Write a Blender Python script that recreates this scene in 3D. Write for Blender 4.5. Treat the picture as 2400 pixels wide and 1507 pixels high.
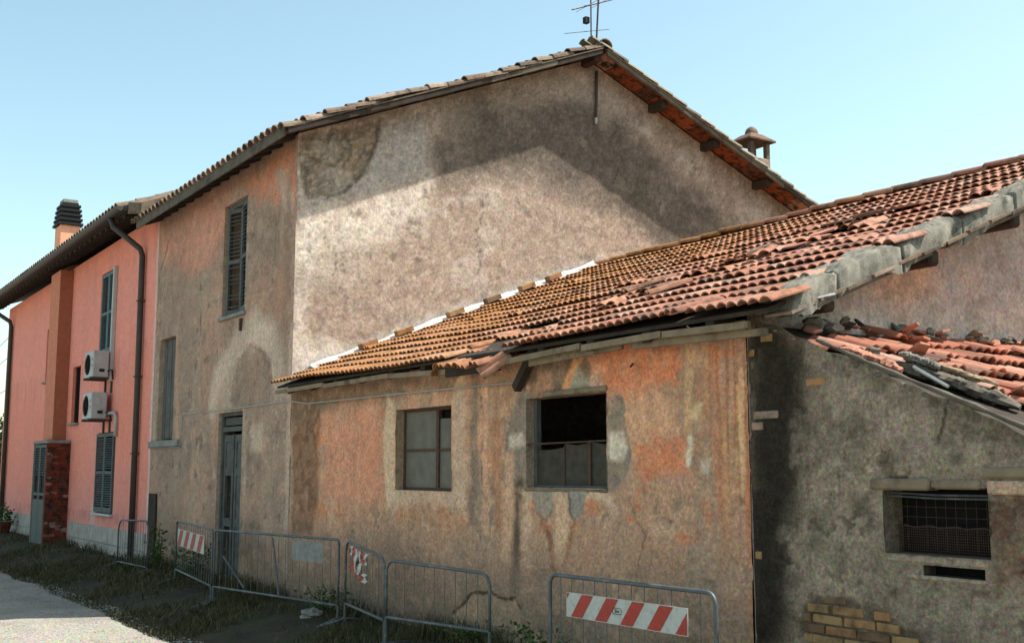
import bpy, bmesh, math, random
import numpy as np
from mathutils import Vector, Matrix
R = math.radians
for o in list(bpy.data.objects): bpy.data.objects.remove(o, do_unlink=True)
S = bpy.context.scene
COL = S.collection

# ------------------------------------------------------------------ camera
cd = bpy.data.cameras.new('camera'); cam = bpy.data.objects.new('camera', cd); COL.objects.link(cam)
cd.sensor_width = 36; cd.sensor_fit = 'HORIZONTAL'; cd.lens = 39.82; cd.clip_start = .05; cd.clip_end = 3000
Fv = Vector((-0.82709, 0.54680, 0.13008)).normalized()
Rv = Vector((0.55149, 0.83418, 0)).normalized(); Uv = Rv.cross(Fv)
M = Matrix((Rv, Uv, -Fv)).transposed().to_4x4(); M.translation = (13.9844, -5.7777, 1.6)
cam.matrix_world = M
S.camera = cam

# ------------------------------------------------------------------ sky, sun, exposure
SUN = Vector((.30, .565, 1.0)).normalized()          # towards the sun
w = bpy.data.worlds.new('World'); S.world = w; w.use_nodes = True
wt = w.node_tree
sky = wt.nodes.new('ShaderNodeTexSky'); sky.sky_type = 'NISHITA'; sky.sun_disc = False
sky.sun_elevation = math.asin(SUN.z); sky.sun_rotation = math.atan2(SUN.x, SUN.y)
sky.air_density = 1.0; sky.dust_density = 1.3; sky.ozone_density = 1.2; sky.altitude = 50
bg = wt.nodes['Background']; bg.inputs['Strength'].default_value = .102
tint = wt.nodes.new('ShaderNodeMix'); tint.data_type = 'RGBA'; tint.blend_type = 'MULTIPLY'; tint.inputs[0].default_value = 1
tint.inputs[7].default_value = (1.03, 1.07, .85, 1)     # pale, slightly green summer haze
wt.links.new(sky.outputs[0], tint.inputs[6]); wt.links.new(tint.outputs[2], bg.inputs[0])
sd = bpy.data.lights.new('sun', 'SUN'); sd.energy = 3.1; sd.angle = R(.6); sd.color = (1, .955, .88)
so = bpy.data.objects.new('sun', sd); COL.objects.link(so); so.location = (6, 12, 25)
so.rotation_euler = SUN.to_track_quat('Z', 'Y').to_euler()
S.view_settings.view_transform = 'Standard'; S.view_settings.look = 'None'
S.view_settings.gamma = 1; S.view_settings.use_curve_mapping = False
S.view_settings.exposure = 1.42

# ------------------------------------------------------------------ helpers: numbers
random.seed(4); rng = np.random.default_rng(4)
def lin(c):
    c = np.asarray(c, float)/255.
    return np.where(c <= .04045, c/12.92, ((c+.055)/1.055)**2.4)
KS = np.ones(3)
def alb(c, k=None):                                   # base colour from a swatch
    return np.clip(lin(c)/(KS if k is None else k), .008, .86)
def hsh(i, j, s):
    n = (i*374761393 + j*668265263 + s*974634777) & 0xffffffff
    n = ((n ^ (n >> 13))*1274126177) & 0xffffffff
    return ((n ^ (n >> 16)) & 0xffff)/65535.
def vnoise(x, y, s):
    xi = np.floor(x).astype(np.int64); yi = np.floor(y).astype(np.int64); fx = x-xi; fy = y-yi
    fx = fx*fx*(3-2*fx); fy = fy*fy*(3-2*fy)
    a = hsh(xi, yi, s); b = hsh(xi+1, yi, s); c = hsh(xi, yi+1, s); d = hsh(xi+1, yi+1, s)
    return (a*(1-fx)+b*fx)*(1-fy)+(c*(1-fx)+d*fx)*fy
def fbm(x, y, s=0, octv=4):
    r = 0; a = .5; t = 0
    for k in range(octv):
        r = r+a*vnoise(x*2**k+13.7*k, y*2**k+7.1*k, s+k); t += a; a *= .55
    return r/t
def sst(a, b, x):
    t = np.clip((x-a)/(b-a), 0, 1); return t*t*(3-2*t)

# ------------------------------------------------------------------ helpers: objects
WL = {}
def wloc(o): return WL.get(o.name, Vector((0, 0, 0)))
def thing(name, label, cat, loc=(0, 0, 0), group=None):
    o = bpy.data.objects.new(name, None); COL.objects.link(o); o.location = loc; o.empty_display_size = .2
    WL[o.name] = Vector(loc); tag(o, label, cat, group); return o
def tag(o, label, cat, group=None):
    o['label'] = label; o['category'] = cat
    if group: o['group'] = group
    return o
def link(o, parent, at=(0, 0, 0)):
    COL.objects.link(o); o.location = Vector(at)
    if parent is not None:
        o.parent = parent; o.location = Vector(at)-wloc(parent)
    WL[o.name] = Vector(at); return o
def setmat(me, mat):
    if mat is not None: me.materials.append(mat)
def mesh(name, verts, faces, mat, parent=None, smooth=False, at=(0, 0, 0)):
    me = bpy.data.meshes.new(name); me.from_pydata([tuple(v) for v in verts], [], faces); me.update(); setmat(me, mat)
    if smooth: me.polygons.foreach_set('use_smooth', [True]*len(me.polygons))
    return link(bpy.data.objects.new(name, me), parent, at)
def inst(name, me, parent, mtx):                      # shared mesh data at a world matrix
    o = bpy.data.objects.new(name, me); COL.objects.link(o)
    m = mtx.copy()
    if parent is not None:
        o.parent = parent; m.translation = m.translation-wloc(parent)
    o.matrix_basis = m; WL[o.name] = mtx.translation.copy(); return o
class MB:                                             # collects shapes into one mesh
    def __init__(s): s.v = []; s.f = []
    def add(s, v, f):
        n = len(s.v); s.v += [tuple(p) for p in v]; s.f += [tuple(i+n for i in q) for q in f]; return s
    def box(s, x0, x1, y0, y1, z0, z1, m=None):
        v = [Vector((x, y, z)) for z in (z0, z1) for y in (y0, y1) for x in (x0, x1)]
        if m is not None: v = [m @ p for p in v]
        return s.add(v, [(0, 2, 3, 1), (4, 5, 7, 6), (0, 1, 5, 4), (2, 6, 7, 3), (0, 4, 6, 2), (1, 3, 7, 5)])
    def quad(s, *p): return s.add(p, [tuple(range(len(p)))])
    def tube(s, pts, r, n=8, caps=True):
        pts = [Vector(p) for p in pts]; rings = []
        rr = r if isinstance(r, (list, tuple)) else [r]*len(pts)
        up = None
        for i, p in enumerate(pts):
            d = (pts[min(i+1, len(pts)-1)]-pts[max(i-1, 0)]).normalized()
            if up is None: up = Vector((0, 0, 1)) if abs(d.z) < .9 else Vector((1, 0, 0))
            a = d.cross(up).normalized(); b = a.cross(d).normalized(); up = b
            rings.append([p+rr[i]*(math.cos(2*math.pi*k/n)*a+math.sin(2*math.pi*k/n)*b) for k in range(n)])
        v = [q for rg in rings for q in rg]; f = []
        for i in range(len(pts)-1):
            for k in range(n): f.append((i*n+k, i*n+(k+1) % n, (i+1)*n+(k+1) % n, (i+1)*n+k))
        if caps: f += [tuple(range(n))[::-1], tuple((len(pts)-1)*n+k for k in range(n))]
        return s.add(v, f)
    def data(s, name, mat, smooth=False):
        me = bpy.data.meshes.new(name); me.from_pydata(s.v, [], s.f); me.update(); setmat(me, mat)
        if smooth: me.polygons.foreach_set('use_smooth', [True]*len(me.polygons))
        return me
    def build(s, name, mat, parent=None, smooth=False, at=(0, 0, 0)):
        return mesh(name, s.v, s.f, mat, parent, smooth, at)
def bevel(o, wd=.006, seg=1):
    bm = bmesh.new(); bm.from_mesh(o.data); bmesh.ops.remove_doubles(bm, verts=bm.verts, dist=1e-5)
    bmesh.ops.bevel(bm, geom=list(bm.edges), offset=wd, segments=seg, affect='EDGES', clamp_overlap=True)
    bm.to_mesh(o.data); bm.free(); return o
def box(name, x0, x1, y0, y1, z0, z1, mat, parent=None, bv=0):
    o = MB().box(x0, x1, y0, y1, z0, z1).build(name, mat, parent)
    return bevel(o, bv) if bv else o
def arc(p, q, r_, c, n=6): pass

# ------------------------------------------------------------------ helpers: materials
class G:
    def __init__(s, name, rough=.9, spec=.25, metal=0):
        s.m = bpy.data.materials.new(name); s.m.use_nodes = True; s.t = s.m.node_tree
        s.b = s.t.nodes['Principled BSDF']; s.b.inputs['Roughness'].default_value = rough
        s.b.inputs['Specular IOR Level'].default_value = spec; s.b.inputs['Metallic'].default_value = metal
    def n(s, k, **kw):
        x = s.t.nodes.new(k)
        for a, b in kw.items(): setattr(x, a, b)
        return x
    def l(s, a, b): s.t.links.new(a, b)
    def setin(s, inp, v):
        if hasattr(v, 'links'): s.l(v, inp)
        elif isinstance(v, (tuple, list, np.ndarray)):
            v = [float(i) for i in v]; inp.default_value = v+[1.] if len(v) == 3 and len(inp.default_value) == 4 else v
        else: inp.default_value = v
    def pos(s, world=False):
        if world: return s.n('ShaderNodeNewGeometry').outputs['Position']
        return s.n('ShaderNodeTexCoord').outputs['Object']
    def scale(s, v, sc):
        m = s.n('ShaderNodeVectorMath', operation='MULTIPLY'); s.l(v, m.inputs[0]); m.inputs[1].default_value = sc; return m.outputs[0]
    def noise(s, v, sc, det=4, rough=.6, dist=0, out=0):
        x = s.n('ShaderNodeTexNoise'); s.l(v, x.inputs['Vector']); x.inputs['Scale'].default_value = sc
        x.inputs['Detail'].default_value = det; x.inputs['Roughness'].default_value = rough; x.inputs['Distortion'].default_value = dist
        return x.outputs[out]
    def ramp(s, v, a, b, ca=0., cb=1.):
        x = s.n('ShaderNodeMapRange'); s.setin(x.inputs[0], v)
        for i, q in zip((1, 2, 3, 4), (a, b, ca, cb)): x.inputs[i].default_value = q
        return x.outputs[0]
    def mix(s, a, b, f, mode='MIX'):
        x = s.n('ShaderNodeMix', data_type='RGBA', blend_type=mode)
        s.setin(x.inputs[0], f); s.setin(x.inputs[6], a); s.setin(x.inputs[7], b); return x.outputs[2]
    def math(s, op, a, b=0):
        x = s.n('ShaderNodeMath', operation=op); s.setin(x.inputs[0], a); s.setin(x.inputs[1], b); return x.outputs[0]
    def attr(s, nm):
        return s.n('ShaderNodeAttribute', attribute_name=nm)
    def rnd(s):                                        # per object and per joined piece
        a = s.attr('rnd').outputs['Fac']; o = s.n('ShaderNodeObjectInfo').outputs['Random']
        return s.math('FRACT', s.math('ADD', a, o))
    def bump(s, h, st=.3, d=.01):
        x = s.n('ShaderNodeBump'); s.l(h, x.inputs['Height']); x.inputs['Strength'].default_value = st; x.inputs['Distance'].default_value = d
        s.l(x.outputs[0], s.b.inputs['Normal'])
    def out(s, c): s.setin(s.b.inputs['Base Color'], c); return s.m
def plain(name, c, rough=.8, spec=.3, metal=0, var=.25, sc=12., c2=None, world=True, bump=.15):
    g = G(name, rough, spec, metal); p = g.pos(world)
    a = g.noise(p, sc, 5); b = g.noise(p, sc*7, 3)
    col = g.mix(np.array(c)*(1-var), np.minimum(np.array(c)*(1+var), 1), g.ramp(a, .3, .7))
    if c2 is not None: col = g.mix(col, c2, g.ramp(g.noise(p, sc*.6, 6, .65), .52, .68))
    col = g.mix(col, np.array(c)*.5, g.ramp(b, .55, .8, 0, .5))
    if bump: g.bump(b, bump, .004)
    return g.out(col)
def plaster(name, grain=55., amp=.3, chroma=.3, bumpd=.006, fleck=.3):
    g = G(name, .95, .12); p = g.pos()
    c = g.attr('Col').outputs['Color']
    n1 = g.noise(p, grain, 3, .7); n2 = g.noise(p, grain*.27, 4, .6); n3 = g.noise(p, grain*2.3, 2, .6)
    c = g.mix(c, (0.5, .5, .5), 0)
    v = g.math('MULTIPLY', g.ramp(n1, .2, .8, 1-amp*1.4, 1+amp*1.4), g.ramp(n2, .25, .75, 1-amp*.6, 1+amp*.6))
    v = g.math('MULTIPLY', v, g.ramp(n3, .2, .8, 1-amp*.6, 1+amp*.6))
    cv = g.n('ShaderNodeCombineColor'); [g.l(v, cv.inputs[i]) for i in range(3)]
    c = g.mix(c, cv.outputs[0], 1., 'MULTIPLY')
    ch = g.noise(p, grain*.8, 2, .6, 0, 1)
    ch2 = g.mix((1, 1, 1), ch, 1.0); ch3 = g.mix(ch2, (.5, .5, .5), .35)
    c = g.mix(c, g.mix(c, ch, 1., 'OVERLAY'), chroma)
    c = g.mix(c, g.mix(c, (.02, .02, .018), .7), g.ramp(g.noise(p, grain*1.3, 2, .5), .68, .76, 0, fleck))
    h = g.math('ADD', g.math('MULTIPLY', n2, 1.2), g.math('MULTIPLY', n1, .8))
    g.bump(h, .55, bumpd)
    return g.out(c)

def grid(name, axis, off, us, vs, mat, parent, paint, holes=(), top=None, disp=None, flip=False, smooth=True):
    """wall sheet: axis 'y' -> (u,off,v); axis 'x' -> (off,u,v). paint(U,V)->(col,height)"""
    us = np.unique(np.round(us, 4)); vs = np.unique(np.round(vs, 4))
    U, V = np.meshgrid(us, vs)
    if top is not None: V = np.minimum(V, top(U))
    col, h = paint(U, V)
    nu, nv = len(us), len(vs)
    P = np.zeros((nv, nu, 3))
    if axis == 'y': P[..., 0] = U; P[..., 1] = off-h; P[..., 2] = V
    else: P[..., 0] = off+h; P[..., 1] = U; P[..., 2] = V
    idx = np.arange(nu*nv).reshape(nv, nu)
    q = np.stack([idx[:-1, :-1], idx[:-1, 1:], idx[1:, 1:], idx[1:, :-1]], -1).reshape(-1, 4)
    uc = (U[:-1, :-1]+U[1:, 1:]).ravel()/2; vc = (V[:-1, :-1]+V[1:, 1:]).ravel()/2
    keep = np.ones(len(q), bool)
    for (a, b, c, d) in holes: keep &= ~((uc > a) & (uc < b) & (vc > c) & (vc < d))
    if top is not None: keep &= ((V[1:, :-1]-V[:-1, :-1]).ravel()+(V[1:, 1:]-V[:-1, 1:]).ravel()) > 1e-6
    q = q[keep]
    if flip: q = q[:, ::-1]
    me = bpy.data.meshes.new(name); me.vertices.add(nu*nv); me.vertices.foreach_set('co', P.reshape(-1).astype(np.float32))
    me.loops.add(q.size); me.loops.foreach_set('vertex_index', q.ravel().astype(np.int32))
    me.polygons.add(len(q)); me.polygons.foreach_set('loop_start', np.arange(0, q.size, 4, dtype=np.int32))
    me.update(calc_edges=True)
    a = me.color_attributes.new('Col', 'FLOAT_COLOR', 'POINT')
    rgba = np.ones((nu*nv, 4), np.float32); rgba[:, :3] = col.reshape(-1, 3); a.data.foreach_set('color', rgba.ravel())
    if smooth: me.polygons.foreach_set('use_smooth', [True]*len(me.polygons))
    setmat(me, mat); return link(bpy.data.objects.new(name, me), parent)
def vcol(o, c):
    a = o.data.color_attributes.new('Col', 'FLOAT_COLOR', 'POINT')
    a.data.foreach_set('color', np.tile(np.array([*c, 1.], np.float32), len(o.data.vertices))); return o
def lines(a, b, st, *extra): return np.concatenate([np.arange(a, b, st), [b], np.array(extra, float)])

class Paint:                                           # stains, patches, cracks of old plaster in wall metres
    def __init__(s, U, V, base, k=None):
        s.U, s.V, s.k = U, V, k; s.c = np.zeros(U.shape+(3,)); s.c[:] = alb(base, k); s.h = np.zeros(U.shape)
    def put(s, m, c, a=1.):
        m = np.clip(m*a, 0, 1)[..., None]; s.c = s.c*(1-m)+alb(c, s.k)*m
    def mul(s, m, f): s.c = s.c*(1-m[..., None]*(1-f))
    def wu(s, w, sc, sd):
        if w == 0: return s.U, s.V
        return s.U+w*(fbm(s.U*sc, s.V*sc, sd)-.5)*2, s.V+w*(fbm(s.U*sc, s.V*sc, sd+50)-.5)*2
    def sdist(s, pts, w=.08, sc=4., sd=1):
        x, y = s.wu(w, sc, sd); ins = np.zeros(x.shape, bool); dm = np.full(x.shape, 1e9); n = len(pts)
        for i in range(n):
            (x0, y0), (x1, y1) = pts[i], pts[(i+1) % n]
            c = ((y0 > y) != (y1 > y)) & (x < (x1-x0)*(y-y0)/((y1-y0) if y1 != y0 else 1e-9)+x0); ins ^= c
            dm = np.minimum(dm, s._ds(x, y, x0, y0, x1, y1))
        return np.where(ins, -dm, dm)
    def _ds(s, x, y, x0, y0, x1, y1):
        dx, dy = x1-x0, y1-y0; t = np.clip(((x-x0)*dx+(y-y0)*dy)/(dx*dx+dy*dy+1e-12), 0, 1)
        return np.hypot(x-x0-t*dx, y-y0-t*dy)
    def poly(s, pts, c, a=1., soft=.05, w=.08, sc=4., sd=1, dz=0., tex=.0):
        m = 1-sst(-soft, soft, s.sdist(pts, w, sc, sd))
        if tex: m = m*(1-tex*sst(.35, .65, fbm(s.U*9, s.V*9, sd+7)))
        s.put(m, c, a); s.h += dz*m; return m
    def line(s, pts, wd, c, a=1., w=.03, sc=6., sd=3, soft=None, dz=0.):
        x, y = s.wu(w, sc, sd); dm = np.full(x.shape, 1e9)
        for (x0, y0), (x1, y1) in zip(pts[:-1], pts[1:]): dm = np.minimum(dm, s._ds(x, y, x0, y0, x1, y1))
        m = 1-sst(wd*.4, wd*(1.3 if soft is None else soft), dm); s.put(m, c, a); s.h += dz*m; return m
    def flake(s, sc, c, thr, dz=-.006, a=.9, sd=11, sy=1., msk=1., edge=None):
        f = fbm(s.U*sc, s.V*sc*sy, sd, 6)*msk; m = sst(thr-.008, thr+.008, f); s.put(m, c, a); s.h += dz*m
        if edge is not None: s.put(sst(thr-.02, thr-.006, f)*(1-sst(thr-.004, thr+.01, f)), edge, .7)
        return m
    def drips(s, c, z0, ln, a=.6, sd=5, freq=11., lo=.5, hi=.62):
        m = sst(lo, hi, fbm(s.U*freq, s.V*.35, sd, 4))*sst(z0-ln, z0-ln*.2, s.V+ln*.5*(fbm(s.U*freq*.7, 0*s.V, sd+9)-.5))*(s.V < z0+.02); s.put(m, c, a)
    def nz(s, sc, c, lo, hi, a=1., sd=11, sy=1., msk=1., octv=5):
        m = sst(lo, hi, fbm(s.U*sc, s.V*sc*sy, sd, octv))*msk; s.put(m, c, a); return m

# ------------------------------------------------------------------ materials
KS = np.array([.56, .66, .70])
PL_BARN = plaster('barn_plaster', 30, .30, .34)
PL_GABLE = plaster('gable_roughcast', 22, .28, .24, .012, .35)
PL_FRONT = plaster('house_plaster', 20, .25, .34)
PL_LEAN = plaster('lean_to_plaster', 38, .40, .42)
PL_PINK = plaster('pink_render', 12, .11, .2, .003, .06)
def tile_mat(name, c1, c2, c3, lichen=None, lx=(2., 7.), dark=.35, k=1.4):
    g = G(name, .9, .2); p = g.pos(True); r = g.rnd()
    c = g.mix(alb(c1, k), alb(c2, k), g.ramp(r, 0, 1)); c = g.mix(c, alb(c3, k), g.ramp(g.math('FRACT', g.math('MULTIPLY', r, 7.31)), .6, 1, 0, .8))
    c = g.mix(c, g.mix(c, (.06, .05, .042), .6), g.ramp(g.math('FRACT', g.math('MULTIPLY', r, 23.7)), .84, .9)); c = g.mix(c, g.mix(c, (.45, .33, .26), .5), g.ramp(g.math('FRACT', g.math('MULTIPLY', r, 41.3)), .84, .9))
    big = g.noise(p, 1.3, 5, .6); fine = g.noise(p, 34, 4, .65); mid = g.noise(p, 9, 4, .6)
    if lichen is not None:
        sx = g.n('ShaderNodeSeparateXYZ'); g.l(p, sx.inputs[0])
        m = g.math('ADD', g.ramp(sx.outputs[0], lx[0], lx[1], .62, 0.02), g.ramp(big, .3, .7, -.25, .25))
        m = g.math('MULTIPLY', g.ramp(m, 0, .75), g.ramp(fine, .40, .52))
        c = g.mix(c, alb(lichen, k), m)
    c = g.mix(c, (.022, .02, .017), g.math('MULTIPLY', g.ramp(mid, .45, .7), dark*1.6))
    c = g.mix(c, g.mix(c, (1, 1, 1), 1., 'OVERLAY'), g.ramp(fine, .55, .8, 0, .25))
    c = g.mix(c, (.15, .145, .12), g.ramp(g.noise(p, 22, 3, .6), .62, .72, 0, .5))
    g.bump(g.math('ADD', fine, mid), .4, .004); return g.out(c)
TILE = tile_mat('barn_tile', (178, 118, 94), (204, 150, 126), (150, 94, 76), (188, 132, 66), (1.8, 6.8), dark=.4)
TILE_L = tile_mat('lean_to_tile', (206, 130, 102), (214, 152, 126), (182, 108, 86), dark=.2, k=1.55)
TILE_V = tile_mat('old_verge_tile', (150, 128, 108), (176, 152, 128), (140, 100, 84), dark=.4, k=1.7)
TILE_G = tile_mat('lichened_grey_tile', (172, 170, 152), (190, 182, 160), (150, 142, 120), dark=.25, k=1.6)
PIAN = tile_mat('soffit_terracotta', (158, 86, 54), (176, 104, 66), (120, 66, 46), dark=.9, k=1.7)
WOOD = plain('weathered_wood', (.13, .11, .085), .9, .15, sc=6, c2=(.07, .055, .045))
WOODL = plain('pale_weathered_board', (.25, .185, .12), .9, .15, sc=5, c2=(.10, .075, .05))
SACK = plain('sacking_cloth', (.072, .062, .048), .95, .1)
WOODD = plain('dark_old_timber', (.05, .038, .03), .9, .15, sc=8)
WOODG = plain('grey_door_wood', (.11, .107, .098), .85, .2, sc=9, c2=(.08, .075, .07))
SHUT = plain('grey_green_shutter_paint', (.085, .098, .095), .7, .3, sc=9, var=.15)
SHUTB = plain('blue_green_shutter_paint', (.07, .12, .135), .6, .35, sc=9, var=.15)
GALV = plain('galvanised_steel', (.095, .105, .11), .55, .4, .25, sc=14, var=.2, c2=(.2, .2, .19))
GUT = plain('brown_gutter_metal', (.055, .042, .034), .6, .4, 0, sc=6, var=.2)
IRON = plain('rusty_iron', (.10, .055, .04), .8, .3, .2, sc=20)
WHITE = plain('dull_white_metal', (.45, .45, .42), .6, .35, sc=7, var=.08)
WHITEP = plain('white_plastic', (.42, .42, .405), .5, .4, sc=5, var=.06, c2=(.33, .32, .3))
RED = plain('faded_red_paint', (.36, .035, .02), .55, .35, sc=25, var=.18)
WPAINT = plain('dirty_white_paint', (.46, .46, .42), .6, .35, sc=25, var=.1, c2=(.36, .35, .32))
BLACK = plain('black_paint', (.016, .016, .016), .7, .2)
FLASH = plain('bright_zinc_flashing', (.46, .455, .43), .5, .4, .0, sc=6, var=.05)
MORT = plain('grey_mortar', (.20, .184, .15), .97, .08, sc=11, var=.35, c2=(.075, .07, .055), bump=1.)
BRICK = tile_mat('pale_brick', (186, 150, 104), (192, 140, 96), (168, 118, 84), dark=.4, k=1.35)
BRICKR = tile_mat('red_brick', (158, 72, 50), (172, 86, 58), (122, 58, 44), dark=.8, k=2.0)
STONE = plain('grey_stone', (.25, .24, .21), .9, .2, sc=8, var=.25)
PLINTH = plain('pale_plinth_stone', (.40, .355, .31), .9, .2, sc=5, var=.18, c2=(.26, .23, .2))
DULL = plain('dull_grey_plate', (.22, .215, .2), .7, .2)
DARK = plain('dark_inside', (.012, .011, .010), .95, .05)
def glassmat():
    g = G('dusty_glass', .6, .15); p = g.pos(True)
    return g.out(g.mix((.125, .112, .088), (.185, .165, .13), g.ramp(g.noise(p, 7, 5), .3, .7)))
GLASS = glassmat()
LEAF = plain('leaf_green', (.05, .085, .02), .7, .3, sc=6, var=.4, c2=(.10, .10, .03), bump=0)
def grassmat():
    g = G('grass_blades', .8, .2); p = g.pos(True); r = g.attr('rnd').outputs['Fac']
    c = g.mix((.04, .045, .016), (.085, .07, .032), g.ramp(g.noise(p, 2.2, 4), .35, .65))
    return g.out(g.mix(c, (.17, .135, .065), g.ramp(r, .6, 1, 0, .75)))
GRASS = grassmat()
def groundmat():
    g = G('earth_and_litter', .97, .1); p = g.pos(True)
    c = g.mix((.032, .027, .019), (.075, .063, .045), g.ramp(g.noise(p, 1.6, 6), .3, .7))
    c = g.mix(c, (.045, .06, .02), g.ramp(g.noise(p, .9, 5), .48, .62, 0, .6))
    c = g.mix(c, (.13, .11, .08), g.ramp(g.noise(p, 40, 3), .6, .75)); g.bump(g.noise(p, 25, 5), .6, .03); return g.out(c)
GROUND = groundmat()
def gravelmat():
    g = G('pale_gravel', .95, .15); p = g.pos(True)
    v = g.n('ShaderNodeTexVoronoi'); g.l(p, v.inputs['Vector']); v.inputs['Scale'].default_value = 38
    c = g.mix((.22, .20, .172), (.37, .34, .29), g.ramp(g.noise(p, 60, 3), .3, .7))
    c = g.mix(c, g.mix(c, v.outputs['Color'], 1, 'OVERLAY'), .35)
    c = g.mix(c, (.17, .155, .125), g.ramp(g.noise(p, 1.1, 5), .5, .72, 0, .6)); g.bump(v.outputs['Distance'], .8, .015); return g.out(c)
GRAVEL = gravelmat()

# ------------------------------------------------------------------ ground, road
def gz(x, y):                                          # ground falls gently from the walls to the lane
    x = np.asarray(x, float); y = np.asarray(y, float)
    return -.25*sst(.3, 1.9, -y)+.03*(fbm(x*.7+5, y*.7, 3)-.5)*sst(-40, -5, -np.abs(x))
xs = np.unique(np.concatenate([-np.geomspace(20, 1500, 22), np.arange(-20, 16, .2), np.geomspace(16, 1500, 22)]))
ys = np.unique(np.concatenate([-np.geomspace(7, 1500, 22), np.arange(-7, .6, .15), np.geomspace(.6, 1500, 30)]))
X, Y = np.meshgrid(xs, ys); Z = gz(X, Y); nx, ny = len(xs), len(ys)
idx = np.arange(nx*ny).reshape(ny, nx)
q = np.stack([idx[:-1, :-1], idx[:-1, 1:], idx[1:, 1:], idx[1:, :-1]], -1).reshape(-1, 4)
g_ = mesh('ground', np.stack([X, Y, Z], -1).reshape(-1, 3), q.tolist(), GROUND, None, True); g_['kind'] = 'structure'
def edge(x): return -1.82-.35*(fbm(np.asarray(x)*.5, 0*np.asarray(x), 9)-.5)-.16*(fbm(np.asarray(x)*2.3, 0*np.asarray(x), 21)-.5)
xs = np.concatenate([np.arange(-90, -24, 2.), np.arange(-24, 18, .16), np.arange(18, 80, 2.)]); V_ = []; F_ = []
ts = np.concatenate([np.arange(0, 1.2, .12), np.geomspace(1.2, 90, 26)])  # gravel carried far out behind the camera, added to bounce light onto walls
for i, x in enumerate(xs):
    e = float(edge(x))
    for t in ts:
        y = e-t; V_.append((x, y, float(gz(x, y))+(.012 if t > 0 else -.02)+.012*float(vnoise(np.array(x*3), np.array(y*3), 2))))
n = len(ts)
for i in range(len(xs)-1):
    for k in range(n-1): F_.append((i*n+k, i*n+k+1, (i+1)*n+k+1, (i+1)*n+k))
mesh('gravel_road_and_bounce_yard', V_, F_, GRAVEL, None, True)['kind'] = 'structure'

# ------------------------------------------------------------------ old tall house
L = 8.245
house = thing('old_house', 'tall derelict house with patchy grey plaster and sunlit stained gable wall', 'house', (-3, 5, 0))
def zb_f(y): return 5.98+.415*(y+.35)                  # underside of roof, front and back slope
def zb_b(y): return 8.17-.411*(y-4.93)
def zb(y): return np.where(np.asarray(y) < 4.93, zb_f(np.asarray(y, float)), zb_b(np.asarray(y, float)))

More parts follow.
